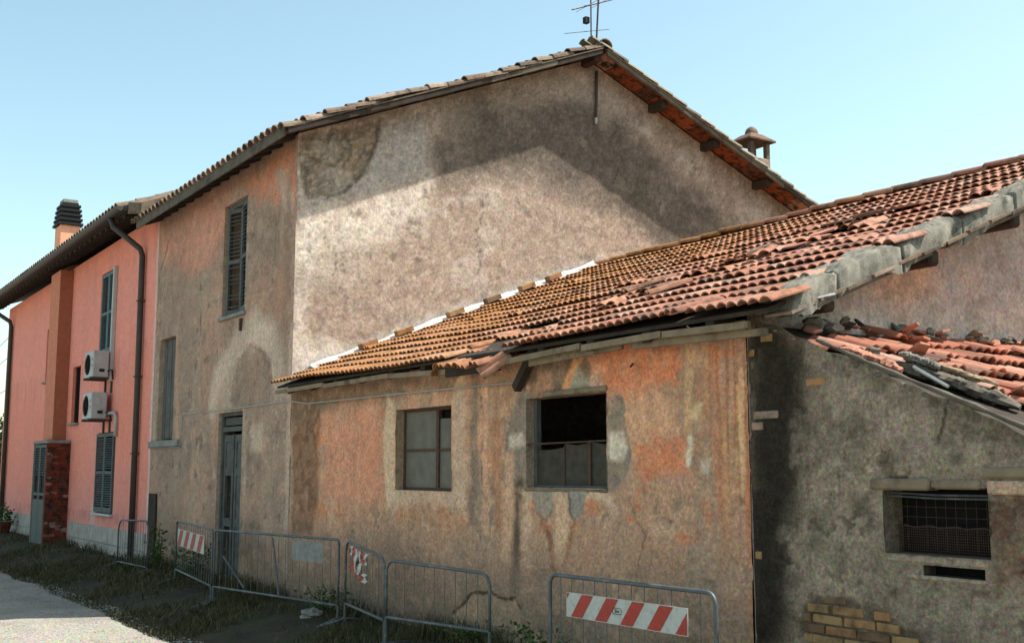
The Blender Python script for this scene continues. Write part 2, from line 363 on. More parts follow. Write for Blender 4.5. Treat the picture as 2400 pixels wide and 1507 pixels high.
def paint_gable(U, V):
    P = Paint(U, V, (196, 182, 165), np.array([1.08, 1.12, 1.10]))
    P.nz(.9, (176, 158, 140), .35, .7, .8, 2); P.nz(2.6, (168, 148, 132), .4, .8, .5, 5)
    # old dark lichen, heavy towards the upper right, and a browner roughcast field right of the pale patch
    f = P.poly([(1.98, 6.33), (3.31, 7.16), (5.12, 7.56), (6.01, 7.21), (8.51, 5.93), (6.51, 4.83), (5.08, 4.69), (0.1, 2.72), (-0, 4.2), (1.06, 4.42), (1.86, 5.24)], (164, 142, 124), .75, .3, .3, 1.2, 4)
    m = P.poly([(2.05, 6.35), (2.7, 6.98), (3.7, 7.23), (5.12, 7.59), (5.73, 7.17), (6.93, 6.48), (8.5, 5.63), (6.89, 5.15), (4.93, 5.84), (3.94, 6.05), (2.56, 5.85), (2.1, 5.72)], (104, 96, 86), .72, .28, .25, 1.6, 8)
    P.nz(2.0, (84, 78, 70), .35, .65, .6, 31, 1, m); P.nz(14, (74, 70, 64), .4, .7, .5, 37, 1, m)
    P.poly([(5.12, 7.92), (5.74, 7.6), (5.29, 7.09), (4.52, 7.66)], (172, 156, 140), .6, .15, .1, 3, 17)
    P.poly([(5.83, 7.47), (7.32, 6.68), (7.89, 5.86), (8.32, 6.29), (6.94, 7.15)], (158, 134, 120), .55, .2, .12, 3, 18)
    # pale patch of newer render and whitish washes on the left
    P.poly([(0.04, 5.01), (0.98, 5.32), (1.99, 5.76), (2.06, 5.4), (1.52, 4.83), (0.42, 4.71), (0.09, 4.21)], (226, 214, 196), .85, .2, .2, 2.4, 12, tex=.35)
    P.poly([(-0.01, 5.01), (0.29, 4.93), (0.24, 4.22), (0.17, 3.52), (0.31, 2.85), (0.03, 2.83)], (222, 212, 196), .7, .1, .1, 4, 13, tex=.4)
    P.poly([(0.11, 3.29), (0.45, 3.37), (0.83, 3.22), (0.33, 2.96), (0.1, 2.81)], (225, 216, 200), .6, .1, .1, 4, 14)
    P.poly([(1.26, 6.46), (1.98, 6.72), (2.06, 5.9), (1.17, 5.46), (0.16, 5.15), (1.04, 5.63)], (170, 166, 160), .7, .1, .1, 3, 15)
    # missing render: brown rubble showing in an arc-shaped patch
    arcp = [(0.01, 6.07), (1.22, 6.5), (1.21, 6.33), (1.14, 6.04), (0.97, 5.71), (0.75, 5.47), (0.47, 5.32), (0.17, 5.21), (0.06, 5.49)]
    d = P.poly(arcp, (138, 124, 104), .95, .02, .03, 5, 16, dz=-.03)
    P.nz(9, (166, 140, 110), .5, .6, .8, 41, 1, d); P.nz(14, (104, 98, 84), .52, .62, .8, 43, 1, d)
    P.line([(1.22, 6.49), (1.2, 6.27), (1.12, 6.01), (0.97, 5.69), (0.74, 5.44), (0.45, 5.29)], .03, (74, 64, 54), .8, .02)
    P.line([(-0, 4.2), (0.68, 3.97), (1.34, 3.7), (1.95, 3.65)], .12, (150, 138, 124), .5, .08, 3)
    # darker band under the roof line and grey cement fillet above the lower roof
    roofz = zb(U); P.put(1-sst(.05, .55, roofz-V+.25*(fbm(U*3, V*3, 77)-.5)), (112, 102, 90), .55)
    low = 2.711+.3932*(U+.25)
    P.put((1-sst(.05, .24, V-low+.12*(fbm(U*5, V*5, 71)-.5)))*(U < 5.2), (196, 192, 182), .75)
    P.line([(-0.04, 5.47), (-0.04, 5.18), (-0.01, 4.89)], .05, (120, 96, 78), .7)
    P.nz(5, (208, 190, 172), .55, .8, .3, 61, 1, 1-m); P.nz(16, (120, 106, 94), .5, .7, .4, 65); P.nz(24, (214, 198, 182), .55, .7, .35, 66, 1, 1-.8*m)
    off_lichen = 1-m  # everything outside the dark lichen mask
    P.flake(1.6, (206, 196, 182), .68, .004, .3, 101, 1, off_lichen); P.flake(3.1, (152, 136, 120), .70, -.006, .45, 103, 1, 1., (120, 106, 92)); P.flake(5.5, (134, 122, 108), .72, -.008, .5, 105)
    P.line([(2.87, 4.47), (2.92, 4.74), (2.8, 4.98), (2.94, 5.38)], .011, (84, 76, 68), .7, .05, 5, 61); P.line([(0.42, 4.71), (0.61, 4.49), (0.57, 4.14), (0.81, 3.92)], .011, (96, 86, 76), .7, .05, 5, 63); P.line([(5.29, 6.95), (5.55, 6.56), (5.45, 6.19)], .012, (62, 58, 54), .7, .05, 5, 64)
    P.drips((110, 100, 90), 8.2, 3.6, .2, 7, 4., .48, .7)
    P.h += .012*(fbm(U*6, V*6, 5)-.5)+.006*(fbm(U*30, V*30, 6)-.5)
    return P.c, P.h
gw = grid('gable_wall', 'x', 0, lines(0, 10, .035), lines(0, 8.2, .035), PL_GABLE, house, paint_gable, top=lambda u: zb(u)-.015)

def paint_front(U, V):
    P = Paint(U, V, (134, 122, 108), KS*1.10)
    P.nz(.8, (150, 130, 112), .4, .7, .8, 3); P.nz(2.4, (124, 112, 102), .4, .75, .6, 4)
    P.nz(2., (156, 122, 102), .45, .75, .5, 6, .5)
    P.flake(1.9, (112, 102, 90), .66, -.008, .55, 111, 1, 1., (160, 148, 132)); P.flake(3.7, (168, 138, 116), .68, .003, .5, 113); P.flake(6, (96, 88, 78), .70, -.008, .7, 115)
    P.drips((96, 88, 78), 6.0, 2.2, .3, 7, 4., .45, .7); P.drips((98, 90, 80), 3.9, 1.3, .3, 17, 5., .45, .7); P.drips((94, 86, 76), 2.0, 1.2, .3, 27, 5., .45, .7)
    P.line([(-.75, 5.4), (-.7, 4.6), (-.85, 3.9), (-.78, 3.5)], .01, (70, 62, 54), .7, .06, 4, 67); P.line([(-4.0, 4.9), (-3.8, 4.2), (-3.9, 3.3), (-3.6, 2.7)], .01, (78, 70, 62), .6, .06, 4, 68)
    P.poly([(-6.32, 5.98), (-3.03, 6.07), (-2.5, 5.62), (-3.3, 4.82), (-4.82, 4.9), (-5.98, 5.38)], (186, 128, 106), .75, .3, .25, 2, 21, tex=.4)
    P.poly([(-2.26, 5.97), (-0.11, 5.92), (-0.06, 5.14), (-0.84, 5.42), (-1.51, 5.49)], (188, 116, 84), .85, .2, .2, 2.5, 22, tex=.4)
    P.poly([(-1.67, 5.33), (-0.06, 5.14), (-0.03, 4.2), (-1.43, 4.53)], (112, 102, 90), .7, .2, .12, 3, 23, tex=.3)
    P.poly([(-1.43, 4.53), (-0.03, 4.2), (-0.05, 3.52), (-1.54, 3.8)], (142, 114, 96), .5, .25, .15, 3, 24)
    P.poly([(-0.87, 5.79), (-0.48, 5.76), (-0.07, 5.32), (-0.09, 5.03), (-0.39, 5.14)], (150, 140, 126), .8, .06, .06, 6, 25)
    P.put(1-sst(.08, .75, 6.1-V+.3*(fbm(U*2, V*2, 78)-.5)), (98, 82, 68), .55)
    # remains of an old arched frame: ring of pale mortar with darker infill
    cx, cz = -1.42, 2.55
    P.line([(-3.07, 2.55), (-2.95, 2.97), (-2.38, 3.27), (-1.65, 3.44), (-0.83, 3.46)], .17, (178, 166, 148), .8, .08, 4, 66, 1.9, .012)
    a = np.hypot((U-cx)/1.0, (V-cz)/.98); wv = .1*(fbm(U*5, V*5, 26)-.5)
    ring = sst(.80, .88, a+wv)*(1-sst(1.22, 1.5, a+wv*3+.15*(U > -1.2)))*sst(2.3, 2.7, V)
    P.put(ring, (176, 166, 150), .5); P.h += .012*ring
    P.put((1-sst(.76, .84, a+wv))*sst(2.45, 2.6, V), (116, 104, 92), .4)
    P.line([(-2.28, 2.6), (-2.22, 2.9), (-1.95, 3.2), (-1.5, 3.36), (-1.1, 3.25), (-.8, 3.0)], .03, (104, 94, 84), .6, .03)
    P.poly([(-1.44, 2.21), (-0.93, 2.28), (-0.97, 1.84), (-1.46, 1.85)], (172, 160, 142), .7, .08, .08, 5, 27)
    P.line([(-1.75, 2.46), (-1.66, 1.61), (-1.62, 0.72)], .07, (166, 154, 138), .6, .03)
    P.line([(-5.07, 3.84), (-4.85, 2.1)], .1, (168, 134, 112), .7, .03); P.line([(-6.3, 3.96), (-6.17, 2.13)], .07, (150, 142, 130), .7, .03)
    P.line([(-.06, .3), (-.07, 3.5)], .09, (164, 152, 138), .7, .03); P.line([(-.3, 3.4), (-.25, 5.6)], .1, (124, 106, 92), .6, .05)
    P.line([(-5.76, 5.61), (-5.9, 5.37), (-6.13, 5.17)], .03, (62, 56, 50), .7, .03)
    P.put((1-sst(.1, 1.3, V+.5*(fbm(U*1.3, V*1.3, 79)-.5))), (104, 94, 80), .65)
    P.nz(1., (116, 104, 92), .4, .75, .3, 29, .12); P.nz(6, (160, 146, 130), .5, .8, .3, 30)
    P.h += .014*(fbm(U*2.2, V*2.2, 5)-.5)+.005*(fbm(U*18, V*18, 6)-.5)
    return P.c, P.h
UW = (-2.82, -1.84, 3.91, 5.64); LW = (-6.0, -5.1, 2.11, 3.87); DR = (-2.80, -1.78, -.12, 2.45)
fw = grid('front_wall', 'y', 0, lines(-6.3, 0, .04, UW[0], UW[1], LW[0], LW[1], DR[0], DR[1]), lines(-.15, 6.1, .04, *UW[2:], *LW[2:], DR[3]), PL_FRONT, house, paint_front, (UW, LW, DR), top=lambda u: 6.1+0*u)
def reveal(name, hole, d, parent, mat, c, y=0., sillc=None):
    a, b, z0, z1 = hole; m = MB()
    m.quad((a, y, z0), (a, y+d, z0), (a, y+d, z1), (a, y, z1)); m.quad((b, y, z0), (b, y, z1), (b, y+d, z1), (b, y+d, z0))
    m.quad((a, y, z1), (a, y+d, z1), (b, y+d, z1), (b, y, z1)); m.quad((a, y, z0), (b, y, z0), (b, y+d, z0), (a, y+d, z0))
    o = m.build(name, mat, parent); return vcol(o, alb(c))
reveal('window_reveal', UW, .3, house, PL_FRONT, (128, 114, 98)); reveal('window_reveal', LW, .3, house, PL_FRONT, (134, 122, 108)); reveal('door_reveal', DR, .3, house, PL_FRONT, (134, 124, 110))
vcol(box('back_wall', -6.3, 0, 9.9, 10., 0, 5.9, PL_FRONT, house), alb((150, 136, 120)))
vcol(mesh('party_wall', [(-6.28, 0, 0), (-6.28, 9.9, 0), (-6.28, 9.9, 6), (-6.28, 4.93, 8.1), (-6.28, 0, 6.05)], [(0, 1, 2, 3, 4)], PL_FRONT, house), alb((150, 136, 120)))

def shutter(name, parent, x0, x1, y, z0, z1, mat, ang=0., hinge=0, nsl=24, missing=(), bottom=.0, sub=True):
    """a louvred leaf hanging in plane y, turned by ang about its hinge edge"""
    hx = x0 if hinge == 0 else x1
    T = Matrix.Translation((hx, y, 0)) @ Matrix.Rotation(R(ang), 4, 'Z') @ Matrix.Translation((-hx, 0, 0))
    st = .055; m = MB()
    m.box(x0, x0+st, -.02, .02, z0, z1, T); m.box(x1-st, x1, -.02, .02, z0, z1, T)
    m.box(x0+st, x1-st, -.018, .018, z0, z0+.08+bottom, T); m.box(x0+st, x1-st, -.018, .018, z1-.07, z1, T)
    m.box(x0+st, x1-st, -.018, .018, (z0+z1)/2-.03, (z0+z1)/2+.03, T)
    leaf = m.build(name, mat, parent)
    s = MB().box(0, x1-x0-2*st, -.017, .017, -.004, .004).data('slat', mat)
    a, b = z0+.1+bottom, z1-.09
    for i in range(nsl):
        z = a+(b-a)*(i+.5)/nsl
        if i in missing or abs(z-(z0+z1)/2) < .04: continue
        inst('slat', s, leaf, T @ Matrix.Translation((x0+st, 0, z)) @ Matrix.Rotation(R(38+random.uniform(-5, 5)), 4, 'X'))
    return leaf
# upper window: weather-worn louvres standing ajar
box('window_backing', UW[0], UW[1], .27, .29, UW[2], UW[3], DARK, house)
mid = (UW[0]+UW[1])/2
m = MB(); m.box(UW[0], UW[0]+.05, .06, .12, UW[2], UW[3]); m.box(UW[1]-.05, UW[1], .06, .12, UW[2], UW[3]); m.box(UW[0]+.05, UW[1]-.05, .06, .12, UW[3]-.06, UW[3]); m.build('window_frame', WOODG, house)
shutter('shutter', house, UW[0]+.05, mid-.03, .05, UW[2]+.02, UW[3]-.06, WOODG, 14, 0, 24, (1, 4, 5, 9, 20))
shutter('shutter', house, mid+.03, UW[1]-.02, .03, UW[2]+.03, UW[3]-.03, SHUT, -10, 1, 24, (6, 7, 13))
box('window_sill', UW[0]-.06, UW[1]+.06, -.05, .1, UW[2]-.06, UW[2]-.003, STONE, house, .008)
box('shutter_catch', -1.93, -1.88, -.05, 0, 3.62, 3.8, IRON, house)
# left window closed with upright boards
for i in range(6):
    a = LW[0]+.03+i*.14; box('plank', a, a+.132, .08+.006*(i % 2), .11, LW[2]+.01+.02*random.random(), LW[3]-.02-.05*(i == 4), WOODG, house, .004)
box('window_backing', LW[0], LW[1], .27, .29, LW[2], LW[3], DARK, house)
box('window_sill', -6.28, -4.62, -.07, .06, 1.99, 2.10, vcol and STONE, house, .012)
# double door with transom; one leaf has lost its lower panel
box('door_backing', DR[0], DR[1], .27, .29, DR[2], DR[3], DARK, house)
m = MB(); m.box(DR[0], DR[0]+.06, .05, .13, -.12, 2.45); m.box(DR[1]-.06, DR[1], .05, .13, -.12, 2.45); m.box(DR[0]+.06, DR[1]-.06, .05, .13, 2.40, 2.45); m.box(DR[0]+.06, DR[1]-.06, .05, .13, 2.17, 2.24); m.build('door_frame', WOODG, house)
box('transom_panel', DR[0]+.085, DR[1]-.085, .085, .105, 2.265, 2.375, WOODG, house)
def leaf(x0, x1, y, holes):
    m = MB(); m.box(x0, x0+.07, y, y+.04, -.08, 2.12); m.box(x1-.07, x1, y, y+.04, -.08, 2.12)
    for a, b in ((-.08, .08), (.78, .9), (1.52, 1.64), (2.02, 2.12)): m.box(x0+.07, x1-.07, y, y+.04, a, b)
    o = m.build('door_leaf', WOODG, house)
    for k, (a, b) in enumerate(((.08, .78), (.9, 1.52), (1.64, 2.02))):
        if k not in holes: MB().box(x0+.07, x1-.07, y+.012, y+.026, a, b).build('door_panel', WOODG, o)
leaf(DR[0]+.06, -2.33, .08, (0, 1)); leaf(-2.25, DR[1]-.06, .07, ())
box('door_step', -2.95, -1.65, -.28, .02, -.14, -.02, STONE, house, .02)
box('hatch_board', -6.22, -5.80, -.035, -.003, -.05, 1.2, WOODD, house, .006)
box('pipe', 0, .0, 0, 0, 0, 0, IRON, house) if False else None
MB().tube([(.05, 5.07, 7.98), (.05, 5.06, 7.45), (.045, 5.05, 7.2)], .025, 7).build('wall_pipe', GUT, house, True)
MB().tube([(.05, 5.05, 7.2), (.05, 5.05, 7.1)], .024, 7).build('pipe_end', WHITEP, house, True)

# roof of the tall house
XE, XL = .46, -6.55
m = MB()
def slab(m, x0, x1, y0, y1, z, t):
    m.add([(x, y, float(z(y))+k*t) for k in (0, 1) for y in (y0, y1) for x in (x0, x1)], [(0, 2, 3, 1), (4, 5, 7, 6), (0, 1, 5, 4), (2, 6, 7, 3), (0, 4, 6, 2), (1, 3, 7, 5)])
slab(m, XL, XE-.03, -.33, 4.93, lambda y: zb_f(y)+.03, .04); slab(m, XL, XE-.03, 4.93, 9.95, lambda y: zb_b(y)+.03, .04)
roof = m.build('roof', WOODD, house)
for s_, z in ((0, zb_f), (1, zb_b)):                   # terracotta soffit slabs under both rakes
    a, b = (-.30, 4.86) if s_ == 0 else (5.0, 9.9); n = 17
    for i in range(n):
        y0 = a+(b-a)*i/n; y1 = y0+(b-a)/n-.012; mm = MB(); slab(mm, .005, XE-.06, y0, y1, lambda y: z(y)+.004+.006*(i % 3 == 0), .022)
        mm.build('soffit_tile', PIAN if s_ else WOOD, roof)
    ya = a-.02
    while ya < b:
        yb = min(ya+random.uniform(.7, 1.4), b+.03); o1, o2 = random.uniform(-.014, .01), random.uniform(-.014, .01); mm = MB(); slab(mm, XE-.05+o1, XE+o1*.3, ya, yb-.006, lambda y: z(y)-.04+o1+(o2-o1)*(y-ya)/(yb-ya), .068); mm.build('verge_board', random.choice((WOOD, WOODD, WOOD)), roof); ya = yb
    mm = MB(); slab(mm, XE-.055, XE+.012, a-.02, b+.03, lambda y: z(y)+.034, .022); mm.build('verge_lath', TILE_V, roof)
mm = MB(); mm.box(XL, XE-.06, -.36, -.335, 5.92, 6.07); mm.build('eave_board', WOOD, roof)
for i in range(15):
    x = -6.2+i*.43; mm = MB(); slab(mm, x, x+.09, -.30, .0, lambda y: zb_f(y)-.07, .098); mm.build('rafter_tail', WOODD, roof)
for y in (4.86, 6.25, 7.4, 8.62): 
    z = float(zb(y)); box('purlin_end', -.2, XE-.1, y-.065, y+.065, z-.13, z-.004, WOODD, roof, .01)
# barrel tiles: each verge tile its own piece, the hidden field joined
def barrel(name, w_, ln, mat, taper=.82, th=.016, n=6):
    m = MB(); o_ = []; 
    for (y, s_) in ((0, 1.), (ln, taper)):
        for k in range(n+1):
            a = math.pi*k/n; o_.append((-.5*w_*s_*math.cos(a), y, .42*w_*s_*math.sin(a)))
        for k in range(n+1):
            a = math.pi*k/n; o_.append((-(.5*w_*s_-th)*math.cos(a), y, (.42*w_*s_-th)*math.sin(a)))
    q_ = n+1; f = []
    for k in range(n):
        f += [(k, k+1, 2*q_+k+1, 2*q_+k), (q_+k+1, q_+k, 3*q_+k, 3*q_+k+1), (k+1, k, q_+k, q_+k+1), (2*q_+k, 2*q_+k+1, 3*q_+k+1, 3*q_+k)]
    m.add(o_, f); return m.data(name, mat)
BT_V = barrel('tile', .19, .42, TILE_V); BT_G = barrel('tile', .19, .42, TILE_G)
def slope_mtx(x, y, z, sl, back=False, jit=0.):
    a = math.atan(sl)
    Rz = Matrix.Rotation(math.pi if back else 0, 4, 'Z')
    return Matrix.Translation((x, y, z)) @ Rz @ Matrix.Rotation(a+random.uniform(-jit, jit)*.5, 4, 'X') @ Matrix.Rotation(random.uniform(-jit, jit), 4, 'Z') @ Matrix.Rotation(random.uniform(-jit, jit), 4, 'Y')
st = .335*math.cos(math.atan(.415))
for r_ in range(17):
    y = -.40+r_*st; lift = .075+random.uniform(-.016, .02)+.02*math.sin(y*1.9)
    for k, xx in enumerate((XE-.07, XE-.29)):
        inst('tile', BT_V, roof, slope_mtx(xx, y, float(zb_f(y))+lift+.015*k, .345, False, .06+.05*(r_ < 5)))
    if 4.93+r_*st < 10.02:
        y = 10.02-r_*st
        for k, xx in enumerate((XE-.06, XE-.28)):
            inst('tile', BT_G, roof, slope_mtx(xx, y, float(zb_b(y))+.075+random.uniform(-.006, .006)+.012*k, .345, True, .025))
def joined(name, me, mats, mat, parent):
    n = len(me.vertices); co = np.empty(n*3, np.float32); me.vertices.foreach_get('co', co); co = co.reshape(-1, 3)
    fs = np.array([list(p.vertices) for p in me.polygons]); V = []; 
    for m_ in mats:
        A = np.array(m_); V.append(co @ A[:3, :3].T+A[:3, 3])
    V = np.concatenate(V); k = len(mats); Fq = (fs[None]+(np.arange(k)*n)[:, None, None]).reshape(-1, fs.shape[1])
    m2 = bpy.data.meshes.new(name); m2.from_pydata(V.tolist(), [], Fq.tolist()); m2.update(); setmat(m2, mat)
    a = m2.attributes.new('rnd', 'FLOAT', 'POINT'); a.data.foreach_set('value', np.repeat(rng.random(k), n).astype(np.float32))
    o = link(bpy.data.objects.new(name, m2), parent); o['kind'] = 'stuff'; return o
mt = []
for c in range(31):
    x = XE-.51-c*.22
    for r_ in range(16):
        y = -.40+r_*st; mt.append(slope_mtx(x, y, float(zb_f(y))+.09, .345, False, .03))
        y = 10.02-r_*st
        if r_ < 15: mt.append(slope_mtx(x, y, float(zb_b(y))+.09, .345, True, .03))
joined('tile_field', BT_V, mt, TILE_V, roof)
rt = barrel('ridge_tile', .26, .45, TILE_V, .9)
for i in range(17):
    x = XE+.03-i*.41; inst('ridge_tile', rt, roof, Matrix.Translation((x, 4.93, 8.245+random.uniform(-.01, .01))) @ Matrix.Rotation(R(90), 4, 'Z'))
# little masonry chimney with a lantern top on the back slope
cx, cy = -.5, 9.1
m = MB(); m.box(cx-.22, cx+.22, cy-.25, cy+.25, 6.3, 7.25); ch = m.build('chimney', TILE_V, roof); bevel(ch, .015)
for sx in (-1, 1):
    for sy in (-1, 1): box('chimney_post', cx+sx*.17-.045, cx+sx*.17+.045, cy+sy*.2-.045, cy+sy*.2+.045, 7.252, 7.56, TILE_V, roof, .006)
box('chimney_core', cx-.05, cx+.05, cy-.05, cy+.05, 7.252, 7.56, TILE_V, roof, .006)
m = MB(); h0, h1 = 7.562, 7.59; a, b = .29, .33
m.add([(cx+sx*a, cy+sy*b, z) for z in (h0, h1) for sx, sy in ((-1, -1), (1, -1), (1, 1), (-1, 1))]+[(cx+sx*.14, cy+sy*.15, 7.72) for sx, sy in ((-1, -1), (1, -1), (1, 1), (-1, 1))],
      [(3, 2, 1, 0)]+[(i+4*k, (i+1) % 4+4*k, (i+1) % 4+4*k+4, i+4*k+4) for k in (0, 1) for i in range(4)]+[(8, 9, 10, 11)])
m.build('chimney_cap', TILE_V, roof)
def dome(name, c, rx, rz, mat, parent, n=12, k=6, jit=0):
    V = []; F_ = []
    for i in range(k+1):
        a = math.pi/2*i/k
        for j in range(n):
            t = 2*math.pi*j/n; jj = 1+random.uniform(-jit, jit); V.append((c[0]+rx*math.cos(a)*math.cos(t)*jj, c[1]+rx*math.cos(a)*math.sin(t)*jj, c[2]+rz*math.sin(a)*jj))
    for i in range(k):
        for j in range(n): F_.append((i*n+j, i*n+(j+1) % n, (i+1)*n+(j+1) % n, (i+1)*n+j))
    return mesh(name, V, F_, mat, parent, True)
dome('chimney_finial', (cx, cy, 7.715), .13, .17, TILE_V, roof)

# ------------------------------------------------------------------ low tiled barn
barn = thing('tiled_barn', 'low barn with flaking orange plaster and a sagging red tile roof', 'barn', (4, 3, 0))
SL = .3932; AL = math.atan(SL); CA = math.cos(AL)
def zd(y): return 2.660+SL*(y+.25)                     # top of the roof boarding
def paint_barn(U, V):
    P = Paint(U, V, (160, 130, 107), KS*1.02)
    P.nz(.8, (148, 126, 106), .4, .65, .8, 3); P.nz(1.8, (178, 134, 106), .5, .75, .6, 5); P.nz(3.5, (150, 126, 106), .45, .8, .4, 8)
    up = sst(.5, 1.2, V)
    P.flake(1.7, (134, 124, 108), .645, -.010, .6, 121, 1, 1., (184, 154, 126)); P.flake(3.3, (122, 112, 98), .67, -.010, .6, 123, 1, 1., (190, 156, 128)); P.flake(6.5, (110, 98, 84), .73, -.008, .5, 125)
    P.flake(2.6, (182, 154, 128), .68, .004, .4, 127); P.flake(4.5, (178, 112, 76), .67, .003, .6, 129, 1, up)
    P.drips((106, 92, 76), 2.68, 1.5, .35, 7, 4., .45, .7); P.drips((110, 98, 84), 1.40, .9, .3, 17, 6., .45, .7)
    P.line([(4.6, 2.6), (4.75, 2.1), (4.7, 1.6), (4.85, 1.1)], .009, (66, 56, 46), .7, .06, 4, 67); P.line([(6.9, 1.4), (7.1, 1.1), (7.0, .8)], .009, (70, 58, 48), .7, .06, 4, 68); P.line([(1.2, 2.2), (1.3, 1.5), (1.15, .9)], .009, (70, 58, 48), .6, .06, 4, 69)
    # left: brown damp band at the junction, grey band under the eave, pinker field
    P.poly([(1.06, 2.23), (2.55, 2.32), (2.69, 1.38), (2.28, 1.18), (1.11, 1.3)], (186, 130, 104), .7, .18, .15, 2.5, 12, tex=.3)
    P.poly([(0.01, 2.72), (0.84, 2.67), (0.96, 2.13), (0.91, 1.51), (0.81, 0.83), (0.13, 0.74)], (94, 72, 54), .9, .07, .08, 4, 10, tex=.3)
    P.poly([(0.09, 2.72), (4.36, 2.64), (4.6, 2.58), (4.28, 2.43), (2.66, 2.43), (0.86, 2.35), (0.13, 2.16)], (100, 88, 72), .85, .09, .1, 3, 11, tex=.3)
    # pale cement surround of the first window
    P.poly([(2.71, 2.43), (2.92, 2.28), (2.94, 1.36), (2.75, 1.19), (2.66, 1.8)], (176, 160, 134), .85, .03, .03, 5, 14)
    P.poly([(4.15, 2.46), (4.4, 2.49), (4.43, 1.24), (4.17, 1.36)], (170, 154, 132), .75, .04, .03, 5, 15)
    P.poly([(2.74, 1.38), (4.41, 1.4), (4.34, 1.23), (3.65, 1.26), (2.85, 1.15)], (176, 162, 142), .6, .06, .05, 5, 16)
    P.line([(4.22, 2.43), (4.4, 2.57), (4.42, 2.65)], .05, (196, 158, 122), .8, .03)
    # stripes of run-off between the windows
    P.line([(4.56, 2.6), (4.58, 2.02), (4.56, 1.12)], .09, (104, 96, 86), .8, .06, 4); P.line([(4.76, 2.42), (4.77, 1.05)], .06, (188, 150, 122), .6, .03)
    P.line([(4.95, 2.01), (4.99, 1.1)], .09, (140, 102, 74), .6, .05, 3)
    P.poly([(5.42, 2.36), (5.57, 2.24), (5.51, 1.44), (5.1, 1.41), (5.09, 1.76), (5.21, 2.1)], (108, 106, 97), .95, .025, .07, 5, 18, tex=.2, dz=-.01)
    P.poly([(5.17, 1.92), (5.4, 1.95), (5.43, 1.82), (5.17, 1.8)], (176, 170, 156), .8, .03, .03, 6, 19)
    P.poly([(5.1, 1.76), (5.25, 1.78), (5.27, 1.22), (5.17, 0.72), (5.07, 0.83)], (178, 148, 120), .75, .05, .04, 5, 20)
    P.line([(5.34, 1.45), (5.33, 0.99), (5.29, 0.46)], .065, (66, 60, 50), .9, .04, 3, soft=1.8)
    P.poly([(5.37, 1.32), (5.51, 1.36), (5.56, 1.12), (5.49, 0.74), (5.4, 0.74)], (176, 152, 128), .8, .05, .04, 5, 42)
    # bare grey render over and around the broken window
    P.poly([(5.76, 2.68), (6.36, 2.7), (6.45, 2.49), (6.38, 2.26), (5.86, 2.24), (5.52, 2.28), (5.46, 2.42)], (92, 84, 70), .95, .03, .09, 5, 21, tex=.35, dz=-.012)
    P.line([(6.37, 2.68), (6.21, 2.51), (6.05, 2.3)], .06, (192, 138, 98), .95, .02)
    P.poly([(6.21, 2.48), (6.44, 2.3), (6.08, 2.28)], (146, 146, 132), .7, .04, .04, 6, 22)
    P.poly([(5.63, 2.46), (5.86, 2.46), (5.92, 2.25), (5.59, 2.27)], (176, 132, 104), .6, .05, .05, 6, 23, tex=.3)
    P.poly([(6.45, 2.67), (7.19, 2.69), (7.59, 2.6), (7.53, 2.34), (7.08, 2.19), (6.7, 2.21), (6.5, 2.42)], (182, 112, 76), .85, .07, .12, 4, 24, tex=.3)
    P.poly([(6.81, 2.21), (7.23, 2.22), (7.58, 2.15), (7.57, 1.89), (7.07, 1.81), (6.81, 1.98)], (184, 146, 116), .7, .12, .1, 3, 25)
    P.poly([(6.67, 2.21), (6.81, 2.19), (6.87, 1.95), (6.96, 1.74), (6.92, 1.57), (6.74, 1.44), (6.57, 1.42), (6.63, 1.81)], (116, 112, 100), .95, .015, .06, 6, 26, tex=.15, dz=-.014)
    P.poly([(6.66, 1.91), (6.83, 1.91), (6.9, 1.79), (6.83, 1.67), (6.66, 1.69)], (190, 184, 168), .85, .03, .04, 6, 27)
    P.poly([(6.99, 1.77), (7.57, 1.86), (7.61, 1.57), (7.27, 1.51), (7.01, 1.57)], (182, 116, 80), .75, .06, .1, 4, 28, tex=.3)
    # grey-green run-off on the right
    P.poly([(7.51, 2.28), (7.99, 2.28), (8.13, 1.91), (8.07, 1.55), (7.74, 1.51), (7.56, 1.64), (7.59, 1.92)], (120, 112, 94), .8, .06, .14, 4, 29, tex=.4)
    P.nz(5, (124, 122, 106), .5, .66, .5, 90, .3, 1-sst(.05, .6, np.abs(U-7.65)))
    P.line([(7.66, 2.56), (7.63, 1.92)], .05, (200, 152, 112), .6, .02); P.line([(7.65, 1.83), (7.63, 1.65)], .035, (188, 186, 166), .8, .02)
    P.poly([(7.69, 2.08), (7.81, 2.09), (7.76, 1.96), (7.69, 1.98)], (186, 170, 130), .7, .03, .03, 6, 44); P.poly([(7.75, 1.68), (7.86, 1.68), (7.83, 1.57), (7.77, 1.57)], (170, 172, 158), .7, .03, .03, 6, 45)
    P.line([(8.18, 2.27), (8.16, 1.46)], .045, (206, 156, 118), .8, .02); 
    m = sst(7.6, 8.2, U+.25*(fbm(U*2, V*2, 99)-.5))*sst(.7, 1.4, V+.5*(fbm(U*9, V*.5, 98)-.5)); P.nz(14, (178, 104, 68), .48, .62, .6, 46, .05, m); P.nz(22, (116, 84, 62), .54, .64, .6, 48, .04, m); P.nz(18, (204, 156, 118), .56, .66, .5, 49, .04, m)
    # below the broken window: tongues of grey cement with brown runs
    P.poly([(5.35, 1.42), (6.6, 1.43), (6.68, 1.35), (5.45, 1.34)], (168, 156, 134), .8, .03, .03, 6, 30, dz=.008)
    P.poly([(5.56, 1.42), (5.9, 1.42), (5.88, 1.28), (5.79, 1.16), (5.62, 1.23)], (128, 126, 116), .9, .02, .03, 7, 31); P.poly([(6.08, 1.43), (6.37, 1.43), (6.33, 1.27), (6.22, 1.17), (6.12, 1.25)], (120, 122, 114), .95, .02, .03, 7, 32, dz=.008)
